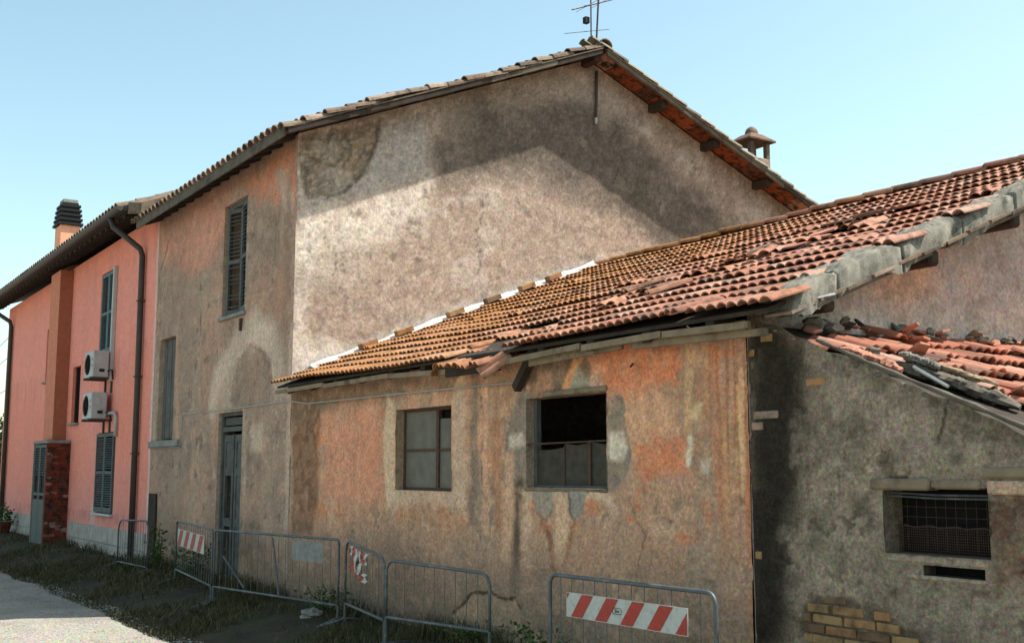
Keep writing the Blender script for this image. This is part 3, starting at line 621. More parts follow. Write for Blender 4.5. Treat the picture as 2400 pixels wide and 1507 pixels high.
    P.line([(6.13, 1.39), (6.14, 1.25), (6.21, 1.17)], .018, (84, 76, 66), .8, .01); P.line([(5.67, 1.22), (5.79, 1.16), (5.86, 1.24)], .018, (92, 80, 68), .7, .01)
    P.poly([(5.9, 1.35), (6.09, 1.36), (6.11, 1.14), (6.02, 0.81), (5.91, 0.88)], (190, 160, 132), .8, .04, .04, 5, 33)
    P.line([(5.72, 1.16), (5.84, 0.98), (5.88, 0.77)], .045, (112, 78, 56), .9, .03, 4); P.line([(6.19, 1.16), (6.13, 0.96), (6.05, 0.78)], .035, (142, 102, 76), .7, .03, 4)
    P.poly([(6.52, 1.43), (6.69, 1.4), (6.76, 1.23), (6.66, 1.26)], (188, 164, 144), .7, .04, .04, 5, 34)
    P.poly([(3.65, 1.3), (4.34, 1.23), (4.42, 1.03), (3, 1.02), (3, 1.2)], (150, 116, 84), .5, .1, .1, 3, 35, tex=.4)
    # grey, damp foot of the wall; crack arching over a patch
    P.put((1-sst(.45, 1.15, V+.35*(fbm(U*1.1, V*1.1, 79)-.5))), (112, 102, 89), .85)
    P.put((1-sst(.1, .6, V+.3*(fbm(U*1.7, V*1.7, 80)-.5))), (96, 88, 76), .7)
    ck = [(4.2, 0.22), (4.33, 0.3), (4.5, 0.42), (4.7, 0.46), (4.89, 0.47), (5.1, 0.44), (5.28, 0.46), (5.37, 0.38)]
    P.poly(ck+[(5.37, 0.1), (4.19, -0.04)], (138, 122, 102), .6, .03, .02, 5, 36, dz=-.012); P.line(ck, .016, (48, 42, 36), .95, .02, 7)
    P.poly([(1.65, 0.04), (3.67, 0.15), (4.19, 0.16), (4.19, 0.04), (1.66, -0.16)], (74, 66, 56), .6, .05, .05, 5, 37)
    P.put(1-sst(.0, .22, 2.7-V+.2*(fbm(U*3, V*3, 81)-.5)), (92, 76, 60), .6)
    P.nz(7, (190, 156, 130), .55, .8, .25, 52); P.nz(18, (124, 104, 86), .5, .72, .3, 54)
    P.put(sst(8.19, 8.25, U+.05*(fbm(U*8, V*8, 83)-.5)), (142, 100, 70), .6)
    P.h += .02*(fbm(U*1.8, V*1.8, 5)-.5)+.006*(fbm(U*16, V*16, 6)-.5)
    return P.c, P.h
W1 = (2.95, 4.14, 1.39, 2.25); W2 = (5.47, 6.64, 1.45, 2.24)
grid('front_wall', 'y', .004, lines(.003, L, .02, W1[0], W1[1], W2[0], W2[1]), lines(-.1, 2.66, .02, *W1[2:], *W2[2:]), PL_BARN, barn, paint_barn, (W1, W2))
reveal('window_reveal', W1, .14, barn, PL_BARN, (128, 116, 98), .004); reveal('window_reveal', W2, .15, barn, PL_BARN, (118, 110, 96), .004)
def paint_side(U, V):
    P = Paint(U, V, (146, 140, 134), KS*1.05); P.nz(.9, (134, 128, 124), .4, .66, .9, 3); P.nz(2.2, (160, 142, 130), .5, .75, .5, 5)
    P.poly([(1.37, 3.06), (2.13, 3.34), (2.22, 3.07), (1.67, 2.88)], (170, 138, 112), .7, .15, .1, 3, 9)
    P.poly([(0.96, 2.76), (1.26, 2.82), (1.65, 2.64), (1.15, 2.61)], (172, 168, 162), .7, .06, .05, 5, 10)
    P.put(1-sst(.03, .35, 2.7+.3932*(U+.25)-V), (104, 90, 76), .5); P.nz(9, (110, 100, 90), .55, .7, .5, 12); P.h += .015*(fbm(U*3, V*3, 4)-.5)
    return P.c, P.h
grid('gable_wall', 'x', L-.004, lines(0.02, 5.06, .05), lines(0, 4.8, .05), PL_BARN, barn, paint_side, top=lambda u: zd(u)-.05)
vcol(box('back_wall', .02, L, 9.9, 10, 0, 2.6, PL_BARN, barn), alb((150, 138, 128)))
vcol(mesh('gable_wall_rear', [(L-.01, 5.06, 0), (L-.01, 9.9, 0), (L-.01, 9.9, 2.6), (L-.01, 5.06, 4.65)], [(0, 1, 2, 3)], PL_BARN, barn), alb((150, 138, 128)))
box('barn_floor', .05, L-.05, .4, 9.8, -.05, .0, GROUND, barn)
# steel window with dusty panes; broken window with a sagging cloth behind
y = .10
m = MB(); m.box(W1[0], W1[1], y+.0, y+.03, W1[2], W1[2]+.03); m.box(W1[0], W1[1], y, y+.03, W1[3]-.03, W1[3]); m.box(W1[0]+.0, W1[0]+.035, y, y+.03, W1[2]+.03, W1[3]-.03); m.box(W1[1]-.03, W1[1], y, y+.03, W1[2]+.03, W1[3]-.03)
win = m.build('window', IRON, barn)
mx = 3.70; mz = W1[2]+.42
MB().box(mx-.027, mx+.027, y-.008, y+.035, W1[2]+.03, W1[3]-.03).build('mullion', IRON, win); MB().box(W1[0]+.035, mx-.027, y, y+.028, mz-.014, mz+.014).build('glazing_bar', IRON, win); MB().box(mx+.027, W1[1]-.03, y, y+.028, mz-.014, mz+.014).build('glazing_bar', IRON, win)
for a, b in ((W1[0]+.035, mx-.027), (mx+.027, W1[1]-.03)):
    for c, d in ((W1[2]+.03, mz-.014), (mz+.014, W1[3]-.03-(.09 if a > 3.5 else 0))):
        MB().box(a, b, y+.012, y+.017, c, d).build('pane', GLASS, win)
MB().box(mx+.027, W1[1]-.03, y+.05, y+.055, W1[3]-.14, W1[3]-.03).build('vent_gap', DARK, win)
m = MB(); y = .09
m.box(W2[0]+.0, W2[0]+.045, y, y+.05, W2[2], W2[3]); m.box(W2[0]+.045, W2[1], y, y+.05, W2[2], W2[2]+.02); wf = m.build('broken_window_frame', WOODG, barn)
MB().tube([(W2[0]-.02, .02, 1.83), (5.9, .01, 1.835), (6.3, .02, 1.838), (W2[1], .02, 1.842)], .008, 6).build('window_bar', IRON, wf)
MB().box(6.28, 6.31, y, y+.03, W2[2]+.02, 1.84).build('glazing_bar', IRON, wf)
for a, b, zt in ((W2[0]+.045, 5.92, 1.80), (5.925, 6.28, 1.832), (6.31, W2[1], 1.835)):
    m = MB(); k = .02*(a < 5.6); m.add([(a, y+.02, W2[2]+.02), (b, y+.02, W2[2]+.02), (b, y+.02, zt), ((a+b)/2, y+.02, zt-.02), (a, y+.02, zt-k)], [(0, 1, 2, 3, 4)]); m.build('dusty_pane', SACK, wf)
MB().tube([(5.922, y+.015, W2[2]+.02), (5.922, y+.015, 1.82)], .007, 5).build('glazing_bar', IRON, wf)
box('window_sill', W2[0]-.02, W2[1]+.01, -.012, .15, W2[2]-.035, W2[2]-.003, WOODL, barn, .01)
box('lintel', W2[0]+.28, W2[1]+.02, -.018, .1, W2[3]+.003, W2[3]+.05, WOODL, barn, .008)
# diagonal timber stay from wall to eave
P0, P1 = Vector((5.44, -.06, 2.37)), Vector((5.80, -.09, 2.72))
m = MB(); d = (P1-P0); T = Matrix.Translation(P0) @ d.to_track_quat('Z', 'X').to_matrix().to_4x4(); m.box(-.04, .04, -.035, .035, -.05, d.length+.04, T); m.build('eave_stay', WOODD, barn)
MB().tube([(7.0, -.005, 2.44), (7.05, -.07, 2.41)], .009, 6).build('wall_hook', IRON, barn)

# roof: boarding, eave timbers, tiles
m = MB(); slab(m, .01, 8.66, -.2, 5.06, lambda y: zd(y)-.03, .03); slab(m, .01, 8.66, 5.06, 10.2, lambda y: zd(10.12-y)-.03, .03)
broof = m.build('roof', WOODD, barn)
def eaveboard(x0, x1, dz0, dz1, y=-.205, h=.05, nm='eave_board'):
    m = MB(); m.add([(x, yy, zd(y)-.05+z+dz) for (x, dz) in ((x0, dz0), (x1, dz1)) for yy in (y-.03, y) for z in (-h, 0)], [(0, 1, 3, 2), (4, 6, 7, 5), (0, 4, 5, 1), (2, 3, 7, 6), (0, 2, 6, 4), (1, 5, 7, 3)]); return m.build(nm, WOODL, broof)
for x0, x1, a, b in ((.02, 1.5, 0, .008), (1.52, 3.2, -.012, -.002), (3.22, 4.45, -.01, -.05), (5.5, 6.6, -.035, .004), (6.62, 7.6, -.014, .002), (7.62, 8.5, -.004, -.022)): eaveboard(x0, x1, a, b)
eaveboard(5.75, 7.05, -.09, -.05, -.13, .06); eaveboard(7.2, 8.6, -.07, -.10, -.14, .05)
for i in range(12):
    x = .35+i*.7; mm = MB(); slab(mm, x, x+.09, -.2, .02, lambda y: zd(y)-.12, .085); mm.build('rafter_tail', WOODD, broof)
def pantile(name, w_=.212, ln=.405, mat=TILE, th=.017):
    m = MB(); n = 12; pr = [(w_*i/n, .031*abs(math.sin(2*math.pi*i/n))**.8) for i in range(n+1)]
    v = [(x, 0, z+.040) for x, z in pr]+[(x, ln, z) for x, z in pr]+[(x, .003, z+.027) for x, z in pr]+[(x, ln, z-th*.6) for x, z in pr]; q_ = n+1; f = []
    for k in range(n): f += [(k, k+1, q_+k+1, q_+k), (2*q_+k, 2*q_+k+1, k+1, k), (2*q_+k+1, 2*q_+k, 3*q_+k, 3*q_+k+1)]
    f += [(0, q_, 3*q_, 2*q_), (n, 2*q_+n, 3*q_+n, q_+n)]
    m.add(v, f); return m
_pt = pantile('tile'); 
def nice(m, name, mat):
    me = bpy.data.meshes.new(name); v = m.v; quads = [f for f in m.f]; me.from_pydata(v, [], quads); me.update(); setmat(me, mat); return me
PT = nice(_pt, 'tile', TILE); PTL = nice(_pt, 'tile', TILE_L)
TW, TS = .2035, .335
def roof_mtx(x, s, dz=0., rz=0., rx=0., ry=0.):
    y = -.285+s*CA; z = zd(-.25)+(s-.03)*math.sin(AL)+.012+dz
    return Matrix.Translation((x, y, z)) @ Matrix.Rotation(AL+rx, 4, 'X') @ Matrix.Rotation(rz, 4, 'Z') @ Matrix.Rotation(ry, 4, 'Y')
allm = []; NR = 17
for r_ in range(NR):
    row_sag = random.uniform(-.006, .006)
    for c in range(43):
        x = .02+c*TW; s = r_*TS
        if x > 8.5 and r_ > 0: continue
        if r_ in (7, 8, 9) and 6.45 < x < 7.05-.1*(r_-7): continue            # fallen-in patch
        if r_ == 9 and 6.9 < x < 7.3: continue
        j = 1+2.2*(1-abs(x-6.6)/2.5 if abs(x-6.6) < 2.5 else 0)*(3 < r_ < 12)
        dz = row_sag+random.uniform(-.0015, .0015)*j+.03*(float(fbm(np.array(x*.8), np.array(r_*.35), 55))-.5)+.02*math.sin(x*.9+1)*(r_ < 6)-.02*math.exp(-((x-2.8)/1.2)**2)
        rz = random.uniform(-.005, .005)*j; ry = random.uniform(-.005, .005)*j; sx = random.uniform(-.006, .006)*j
        if r_ <= 2 and 4.4 < x < 5.5:                                         # broken, slumped eave
            k = (3-r_)/3; dz -= .095*k*math.sin(math.pi*min(1, (x-4.25)/1.3)); rz -= .20*k; sx -= .1*k; ry += .05
            if r_ == 0 and x > 5.15: continue
        if random.random() < .012*j: rz += random.uniform(-.3, .3); sx -= random.uniform(0, .1); dz += .02
        allm.append((roof_mtx(x, s+sx, dz, rz, random.uniform(-.004, .004)*j, ry), x, s))
cp = Vector((13.98, -5.78, 1.6))
allm.sort(key=lambda t: (t[0].translation-cp).length+.35*t[2])
for m_, x, s in allm[:296]: inst('tile', PT, broof, m_)
joined('tile_field', PT, [t[0] for t in allm[296:]]+[Matrix.Translation((0, 10.12, 0)) @ Matrix.Scale(-1, 4, (0, 1, 0)) @ roof_mtx(.02+c*TW, r_*TS) for c in range(42) for r_ in range(NR)], TILE, broof)
# loose and broken tiles lying on the slope
def shard(n, w_, ln, th=.018):
    pts = [(w_*(.5+.5*math.cos(a+random.uniform(-.3, .3)))*random.uniform(.85, 1.1), ln*(.5+.5*math.sin(a))) for a in [2*math.pi*k/n for k in range(n)]]
    m = MB(); m.add([(x, y, 0) for x, y in pts]+[(x, y, th) for x, y in pts], [tuple(range(n))[::-1], tuple(range(n, 2*n))]+[(k, (k+1) % n, n+(k+1) % n, n+k) for k in range(n)]); return m
for x, s, rz, dz in ((5.75, .95, .5, .05), (6.0, 1.3, .35, .055), (6.25, 1.15, -.5, .05), (6.1, 1.75, .6, .05), (6.45, 1.75, .25, .06), (6.3, 2.15, .8, .055), (6.7, 2.05, .5, .05), (6.9, 2.5, .3, .06), (7.2, 1.2, .15, .05), (6.55, 2.4, 1.1, .05), (7.3, 2.75, .2, .05), (5.5, 1.5, -.3, .05)):
    inst('loose_tile', PT, broof, roof_mtx(x, s, dz, rz, random.uniform(-.1, .1), random.uniform(-.12, .12)))
for i, (x, s, rz, dz, w_, ln) in enumerate(((6.55, 2.62, .3, .03, .32, .3), (6.75, 2.9, 1.0, .06, .3, .26), (6.5, 3.25, .1, .11, .36, .3), (6.85, 3.3, .2, .11, .34, .3), (7.15, 3.4, .1, .10, .34, .32), (6.95, 2.7, -.4, .06, .24, .2), (6.2, 2.55, .7, .06, .3, .16), (6.62, 3.6, .1, .10, .4, .25))):
    m_ = roof_mtx(x, s, dz, rz, -.12 if i > 1 else 0); sh = shard(7, w_, ln).data('broken_tile', TILE_L if i < 2 else TILE); inst('broken_tile', sh, broof, m_)
inst('hanging_tile', PT, broof, Matrix.Translation((5.22, -.36, 2.50)) @ Matrix.Rotation(R(38), 4, 'Y') @ Matrix.Rotation(R(52), 4, 'X') @ Matrix.Scale(.8, 4))
inst('hanging_tile', PT, broof, Matrix.Translation((4.30, -.30, 2.50)) @ Matrix.Rotation(R(-60), 4, 'Y') @ Matrix.Rotation(R(30), 4, 'X') @ Matrix.Scale(.7, 4))
box('fallen_board', 4.42, 5.35, -.24, -.19, 2.50, 2.58, WOODD, broof)
# flashing along the tall gable held down by bricks
for a, b in ((.25, 5.0),):
    V_ = []; n = 40
    for i in range(n+1):
        y = a+(b-a)*i/n; wv = .012*math.sin(i*1.3)+.01*random.random()
        V_ += [(.012, y, zd(y)+.135+wv), (.04, y, zd(y)+.10+wv), (.16+wv, y, zd(y)+.075)]
    mesh('flashing', V_, [(i*3+k, i*3+k+1, i*3+k+4, i*3+k+3) for i in range(n) for k in (0, 1)], FLASH, broof)
bk = bevel(MB().box(-.06, .06, -.13, .13, 0, .075).build('brick', BRICK, broof, at=(.13, .98, 0)), .006)
bkd = bk.data; COL.objects.unlink(bk); bpy.data.objects.remove(bk)
for y in (1.05, 1.60, 2.42, 3.05, 3.66, 4.15): inst('brick', bkd, broof, Matrix.Translation((.13, y, zd(y)+.095)) @ Matrix.Rotation(AL, 4, 'X') @ Matrix.Rotation(random.uniform(-.12, .12), 4, 'Z'))
# ridge tiles
rt2 = barrel('ridge_tile', .20, .46, TILE, .78, .02, 8)
for i in range(21):
    x = .46+i*.405; inst('ridge_tile', rt2, broof, Matrix.Translation((x, 5.05, zd(5.05)+.035+random.uniform(-.008, .012))) @ Matrix.Rotation(R(90+random.uniform(-2, 2)), 4, 'Z') @ Matrix.Rotation(R(4.5), 4, 'X'))
# cracked cement capping on the right-hand rake
cap = [(.28, .75), (.78, 1.5), (1.55, 2.35), (2.37, 3.1), (3.16, 4.0), (4.05, 4.8), (4.83, 5.5)]
for i, (a, b) in enumerate(cap):
    nu_, nv_ = 22, max(6, int((b-a)/.022)); V_ = []; F_ = []
    off = random.uniform(-.02, .03); wl = random.uniform(8.36, 8.46)
    for k in range(nv_+1):
        s = a+(b-a)*k/nv_
        for j in range(nu_+1):
            t = j/nu_; ed = min(1, 5*min(k, nv_-k)/nv_+.2); x = wl+.05*(fbm(np.array(s*4.), np.array(i*3.), 5)-.5)+t*(8.72-wl)+.05*(fbm(np.array(s*5.), np.array(9.), 8)-.5)*t
            hh = .045+.02*math.sin(math.pi*t)*ed+.04*(float(fbm(np.array(s*4), np.array(t*3+i), 3))-.5)+.05*(float(fbm(np.array(s*24), np.array(t*15+i), 4))-.5)+off*.5-.02*float(sst(.9, 1., np.array(t)))-.03*(t < .03)-.03*(1-ed)
            V_.append((float(x), -.285+s*CA, zd(-.25)+(s-.03)*math.sin(AL)+.02+hh))
    for k in range(nv_):
        for j in range(nu_): F_.append((k*(nu_+1)+j, k*(nu_+1)+j+1, (k+1)*(nu_+1)+j+1, (k+1)*(nu_+1)+j))
    n0 = len(V_); V_ += [(x+.012*math.sin(y*13), y, z-.17-.03*math.sin(y*7)) for x, y, z in V_]; rim = [k for k in range(nu_+1)]+[k*(nu_+1)+nu_ for k in range(1, nv_+1)]+[nv_*(nu_+1)+j for j in range(nu_-1, -1, -1)]+[k*(nu_+1) for k in range(nv_-1, 0, -1)]
    for p_, q_ in zip(rim, rim[1:]+rim[:1]): F_.append((q_, p_, p_+n0, q_+n0))
    mesh('mortar_capping', V_, F_, MORT, broof, True)
for s, x in ((1.45, 8.52), (2.33, 8.54), (3.9, 8.54)): inst('tile', PT, broof, roof_mtx(x, s, .03, random.uniform(-.1, .1)))
for s0, s1 in ((.0, 1.9), (1.92, 3.9), (3.92, 5.6)):
    m = MB(); T = roof_mtx(0, 0); m.box(8.60, 8.70, s0+.2, s1, -.15, -.115, T); m.build('verge_board', WOOD, broof)
for s in np.arange(.05, 5.5, .31): m = MB(); m.box(8.50, 8.745, s+.15, s+.42, -.112, -.09, roof_mtx(0, 0, random.uniform(-.01, .01))); m.build('verge_tile', TILE_V, broof)
for y, t in ((.42, .16), (1.62, .2), (2.72, .2), (4.0, .2)): z = zd(y)-.12; box('purlin_end', L-.1, 8.66, y-.06, y+.06, z-t*.62, z, WOODD, broof, .02)
MB().tube([(8.5, -.15, 2.66), (8.68, .1, 2.74), (8.76, .35, 2.80)], .016, 6).build('bent_strip', GALV, broof)

# ------------------------------------------------------------------ lean-to on the right
lean = thing('lean_to_shed', 'grey lean-to shed with broken tile roof and small barred window', 'shed', (9.6, 2, 0))
LS = .428; LA = math.atan(LS)
def zl(x): return 2.70-LS*(x-L)
LY = .03
LWN = (9.35, 10.07, 1.10, 1.50)
SLOT = (9.62, 10.03, .985, 1.045)
def paint_lean(U, V):
    P = Paint(U, V, (107, 101, 89)); P.nz(.9, (95, 91, 80), .4, .66, .9, 3); P.nz(2.4, (121, 112, 98), .5, .68, .7, 5)
    P.flake(2.1, (92, 86, 74), .65, -.010, .6, 121, 1, 1., (132, 124, 108)); P.flake(4.1, (124, 116, 102), .66, .004, .6, 123); P.flake(6.5, (70, 66, 56), .68, -.01, .75, 125); P.drips((72, 68, 58), 2.7, 1.4, .3, 7, 5., .45, .7)
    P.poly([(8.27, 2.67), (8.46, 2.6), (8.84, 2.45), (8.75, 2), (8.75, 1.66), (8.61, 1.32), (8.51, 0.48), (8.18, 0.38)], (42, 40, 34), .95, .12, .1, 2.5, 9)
    P.poly([(9.01, 2.26), (9.25, 2.27), (9.31, 1.97), (9.13, 1.87), (9, 2.04)], (126, 120, 107), .6, .12, .1, 3, 10); P.poly([(9.37, 2.05), (9.8, 1.95), (10.07, 1.8), (9.73, 1.7), (9.36, 1.84)], (124, 118, 106), .55, .15, .1, 3, 11)
    P.poly([(9.12, 2.04), (9.21, 1.98), (9.24, 1.71), (9.13, 1.77)], (85, 80, 71), .6, .06, .05, 4, 12)
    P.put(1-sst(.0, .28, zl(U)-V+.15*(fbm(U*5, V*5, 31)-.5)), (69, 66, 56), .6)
    P.poly([(10.09, 1.44), (10.36, 1.47), (10.33, 0.92), (10.07, 0.9)], (82, 63, 50), .75, .05, .05, 4, 13, tex=.3)
    P.line([(9.84, 2.03), (9.81, 1.88), (9.76, 1.75)], .01, (42, 39, 34), .9, .01, 5); P.poly([(9.26, 1.47), (9.36, 1.47), (9.34, 0.98), (9.22, 0.98)], (91, 86, 77), .5, .05, .03, 5, 14)
    d = P.poly([(8.66, 0.7), (8.79, 0.79), (9, 0.8), (9.21, 0.77), (9.4, 0.69), (9.58, 0.63), (9.63, 0.47), (8.64, 0.33)], (72, 68, 57), .9, .02, .03, 8, 15, dz=-.016)
    P.put(1-sst(.3, .8, V+.3*(fbm(U*2, V*2, 33)-.5)), (76, 71, 60), .5); P.nz(9, (72, 68, 59), .55, .7, .5, 20); P.nz(6, (133, 126, 112), .6, .75, .4, 22)
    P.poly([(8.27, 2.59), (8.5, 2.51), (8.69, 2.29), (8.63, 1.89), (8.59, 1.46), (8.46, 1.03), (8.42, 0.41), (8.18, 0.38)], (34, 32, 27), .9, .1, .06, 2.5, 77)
    P.h += .02*(fbm(U*2.5, V*2.5, 5)-.5)+.008*(fbm(U*14, V*14, 6)-.5); return P.c, P.h
grid('front_wall', 'y', LY, lines(L-.0, 11.2, .02, LWN[0], LWN[1], SLOT[0], SLOT[1]), lines(-.1, 2.7, .02, *LWN[2:], *SLOT[2:]), PL_LEAN, lean, paint_lean, (LWN, SLOT), top=lambda u: zl(u)-.008+.01*np.sin(u*9)+.008*np.sin(u*23))
reveal('window_reveal', LWN, .2, lean, PL_LEAN, (92, 88, 78), LY); reveal('vent_slot', SLOT, .12, lean, PL_LEAN, (70, 66, 58), LY)
box('slot_backing', SLOT[0], SLOT[1], LY+.115, LY+.13, SLOT[2], SLOT[3], DARK, lean)
vcol(box('end_wall', 11.15, 11.2, LY+.01, 4.6, -.1, zl(11.2)-.05, PL_LEAN, lean), alb((140, 132, 118))); vcol(box('rear_wall', L, 11.2, 4.6, 4.65, -.1, 1.5, PL_LEAN, lean), alb((140, 132, 118)))
m = MB(); V_ = [(L, LY+.06, zl(L)-.10), (11.2, LY+.06, zl(11.2)-.10), (11.2, 4.6, zl(11.2)-.10), (L, 4.6, zl(L)-.10)]
m.add(V_+[(x, y, z+.03) for x, y, z in V_], [(3, 2, 1, 0), (4, 5, 6, 7), (0, 1, 5, 4), (1, 2, 6, 5), (2, 3, 7, 6), (3, 0, 4, 7)]); lroof = m.build('roof', WOODD, lean)
# bars and wire netting in the opening
yw = LY+.1
for z in (1.455, 1.435): MB().tube([(LWN[0], yw-.04, z+.01), (9.7, yw-.05, z-.002), (LWN[1], yw-.04, z)], .006, 5).build('window_rod', GALV, lean)
m = MB()
for i in range(11): x = LWN[0]+.03+i*.068; m.tube([(x, yw, 1.13), (x, yw, 1.45)], .0014, 4, False)
for i in range(5): z = 1.2+i*.06; m.tube([(LWN[0], yw, z), (LWN[1], yw+.003, z)], .0014, 4, False)
m.build('wire_mesh', IRON, lean)
m = MB()
for i in range(48): x = LWN[0]+.01+i*.0149; m.tube([(x, yw+.03, 1.10), (x, yw+.03, 1.262+.006*math.sin(i*.7))], .0016, 3, False)
for i in range(11): z = 1.105+i*.0155; m.tube([(LWN[0], yw+.03, z), (LWN[1], yw+.03, z)], .0016, 3, False)
m.tube([(LWN[0]+k*.06, yw+.028, 1.262+.008*math.sin(k*2.1)) for k in range(13)], .004, 4); m.build('fine_netting', IRON, lean)
box('window_backing', LWN[0], LWN[1], LY+.18, LY+.195, 1.1, 1.5, DARK, lean)
box('lintel_board', 9.27, 9.70, LY-.03, LY+.09, 1.48, 1.55, WOODL, lean, .012); box('lintel_board', 9.72, 10.03, LY-.018, LY+.09, 1.49, 1.545, WOODL, lean, .012)
box('lintel_board', 10.05, 11.0, LY-.02, LY+.08, 1.555, 1.615, WOODL, lean, .012); vcol(box('lintel_block', 10.085, 11.0, LY-.035, LY+.05, 1.465, 1.54, PL_LEAN, lean, .01), alb((150, 134, 114)))
vcol(box('sill_block', LWN[0]+.01, LWN[1]-.005, LY-.004, LY+.1, 1.047, 1.098, PL_LEAN, lean, .012), alb((120, 114, 100))); vcol(box('sill_ledge', 9.5, 10.05, LY-.016, LY+.06, .955, .984, PL_LEAN, lean, .012), alb((124, 118, 104)))
# exposed bricks
me_b = bevel(MB().box(-.12, .12, -.05, .02, -.027, .027).build('brick', BRICK, None), .006).data; bpy.data.objects.remove(bpy.data.objects['brick'] if 'brick' in bpy.data.objects and bpy.data.objects['brick'].data == me_b else [o for o in bpy.data.objects if o.data == me_b][0])
def brick(x, z, sx=1., dy=0., sz=1.): inst('brick', me_b, lean, Matrix.Translation((x, LY+.055+dy, z)) @ Matrix.Rotation(random.uniform(-.02, .02), 4, 'Y') @ Matrix.Diagonal((sx, 1, sz, 1)))
rows = [(.776, [(8.93, .8)]), (.712, [(8.79, .72), (9.03, 1.0), (9.30, .5)]), (.646, [(8.70, .25), (8.86, 1.), (9.12, 1.), (9.34, .7)]), (.58, [(8.76, .65), (8.97, 1.), (9.23, 1.), (9.46, .8)]), (.514, [(8.70, .3), (8.86, 1.), (9.12, 1), (9.38, 1), (9.62, .8), (10.0, .9)]), (.448, [(8.76, .7), (8.98, 1), (9.24, 1), (9.5, 1), (9.76, .9)])]
for z, bs in rows:
    for x, sx in bs: brick(x, z, sx, random.uniform(-.004, .006))
for x, z, sx in ((8.39, 1.98, .95), (8.31, 1.905, .45), (8.42, 2.515, .45), (8.85, 2.18, .7), (8.28, 2.6, .3), (8.27, 2.42, .3), (8.29, 1.02, .25), (10.32, .64, .5)): brick(x, z, sx, -.012)
# tiles of the shed roof run down to the right
def lmtx(x, y, dz=0., rz=0., rx=0., ry=0.):
    return Matrix.Translation((x, y, zl(x)-.06+dz)) @ Matrix.Rotation(R(90)+rz, 4, 'Z') @ Matrix.Rotation(math.atan(LS)-.02+rx, 4, 'X') @ Matrix.Rotation(ry, 4, 'Y')
def front(x): return .12+max(0, x-8.85)*.95 if x < 9.65 else .88
for r_ in range(8):
    x = 8.60+r_*.335
    for c in range(22):
        y = .06+c*TW
        if r_ == 0 and y < 1.0+random.uniform(-.1, .2): continue
        if y < front(x)-.12+random.uniform(-.05, .05) or x > 11.2: continue
        j = 1.0 if y > 1.4 else 2.0
        inst('tile', PTL, lroof, lmtx(x+random.uniform(-.04, .04)*j, y, random.uniform(-.004, .02)*j, random.uniform(-.05, .05)*j, random.uniform(-.03, .03)*j, random.uniform(-.05, .05)*j))
for i in range(20):
    x = random.uniform(8.3, 9.9); y = random.uniform(max(.1, front(x)-.15), 2.8)
    if random.random() < .45: inst('broken_tile', PTL, lroof, lmtx(x+.2, y, random.uniform(.04, .07), random.uniform(-.7, .7), random.uniform(-.1, .1), random.uniform(-.2, .2)) @ Matrix.Scale(random.uniform(.4, .9), 4))
    else: inst('broken_tile', shard(random.choice((5, 6, 7)), random.uniform(.1, .22), random.uniform(.08, .2)).data('broken_tile', TILE_L), lroof, lmtx(x, y, random.uniform(.05, .08), random.uniform(0, 6), random.uniform(-.2, .2), random.uniform(-.2, .2)))
def lump(name, c, r_, mat, parent, sq=.6, seed=1, sub=2):
    bm = bmesh.new(); bmesh.ops.create_icosphere(bm, subdivisions=sub, radius=1)
    rs = np.random.default_rng(seed); ph = rs.random(6)*6
    for v in bm.verts:
        p = v.co.copy(); k = 1+.22*math.sin(p.x*4+ph[0])*math.cos(p.y*5+ph[1])+.18*math.sin(p.z*6+ph[2]+p.x*3)+float(rs.uniform(-.09, .09)); v.co = Vector((p.x*k*r_, p.y*k*r_, p.z*k*r_*sq))
    me = bpy.data.meshes.new(name); bm.to_mesh(me); bm.free(); setmat(me, mat); return link(bpy.data.objects.new(name, me), parent, c)
for i, (x, y, r_) in enumerate(((8.42, .52, .09), (8.50, .62, .07), (8.36, .66, .06), (8.42, 1.5, .06), (8.34, 2.1, .05), (8.36, 2.6, .06), (8.33, 3.0, .05), (9.0, .42, .05), (9.22, .55, .07), (9.3, .62, .06), (9.55, .78, .06))): lump('mortar_lump', (x, y, zl(x)+.02), r_, MORT, lroof, .6, i)
# junction rubble along the barn wall
for i in range(30):
    y = .85+random.random()*2.9; inst('broken_tile', shard(random.choice((5, 6, 7)), random.uniform(.06, .17), random.uniform(.06, .15)).data('broken_tile', random.choice((TILE_L, TILE_L, WOODD, MORT))), lroof, Matrix.Translation((L+.03+random.uniform(0, .1), y, 2.655+random.uniform(-.02, .035))) @ Matrix.Rotation(random.uniform(0, 6.28), 4, 'Z') @ Matrix.Rotation(random.uniform(-.7, .7), 4, 'X') @ Matrix.Rotation(random.uniform(-.5, .5), 4, 'Y'))
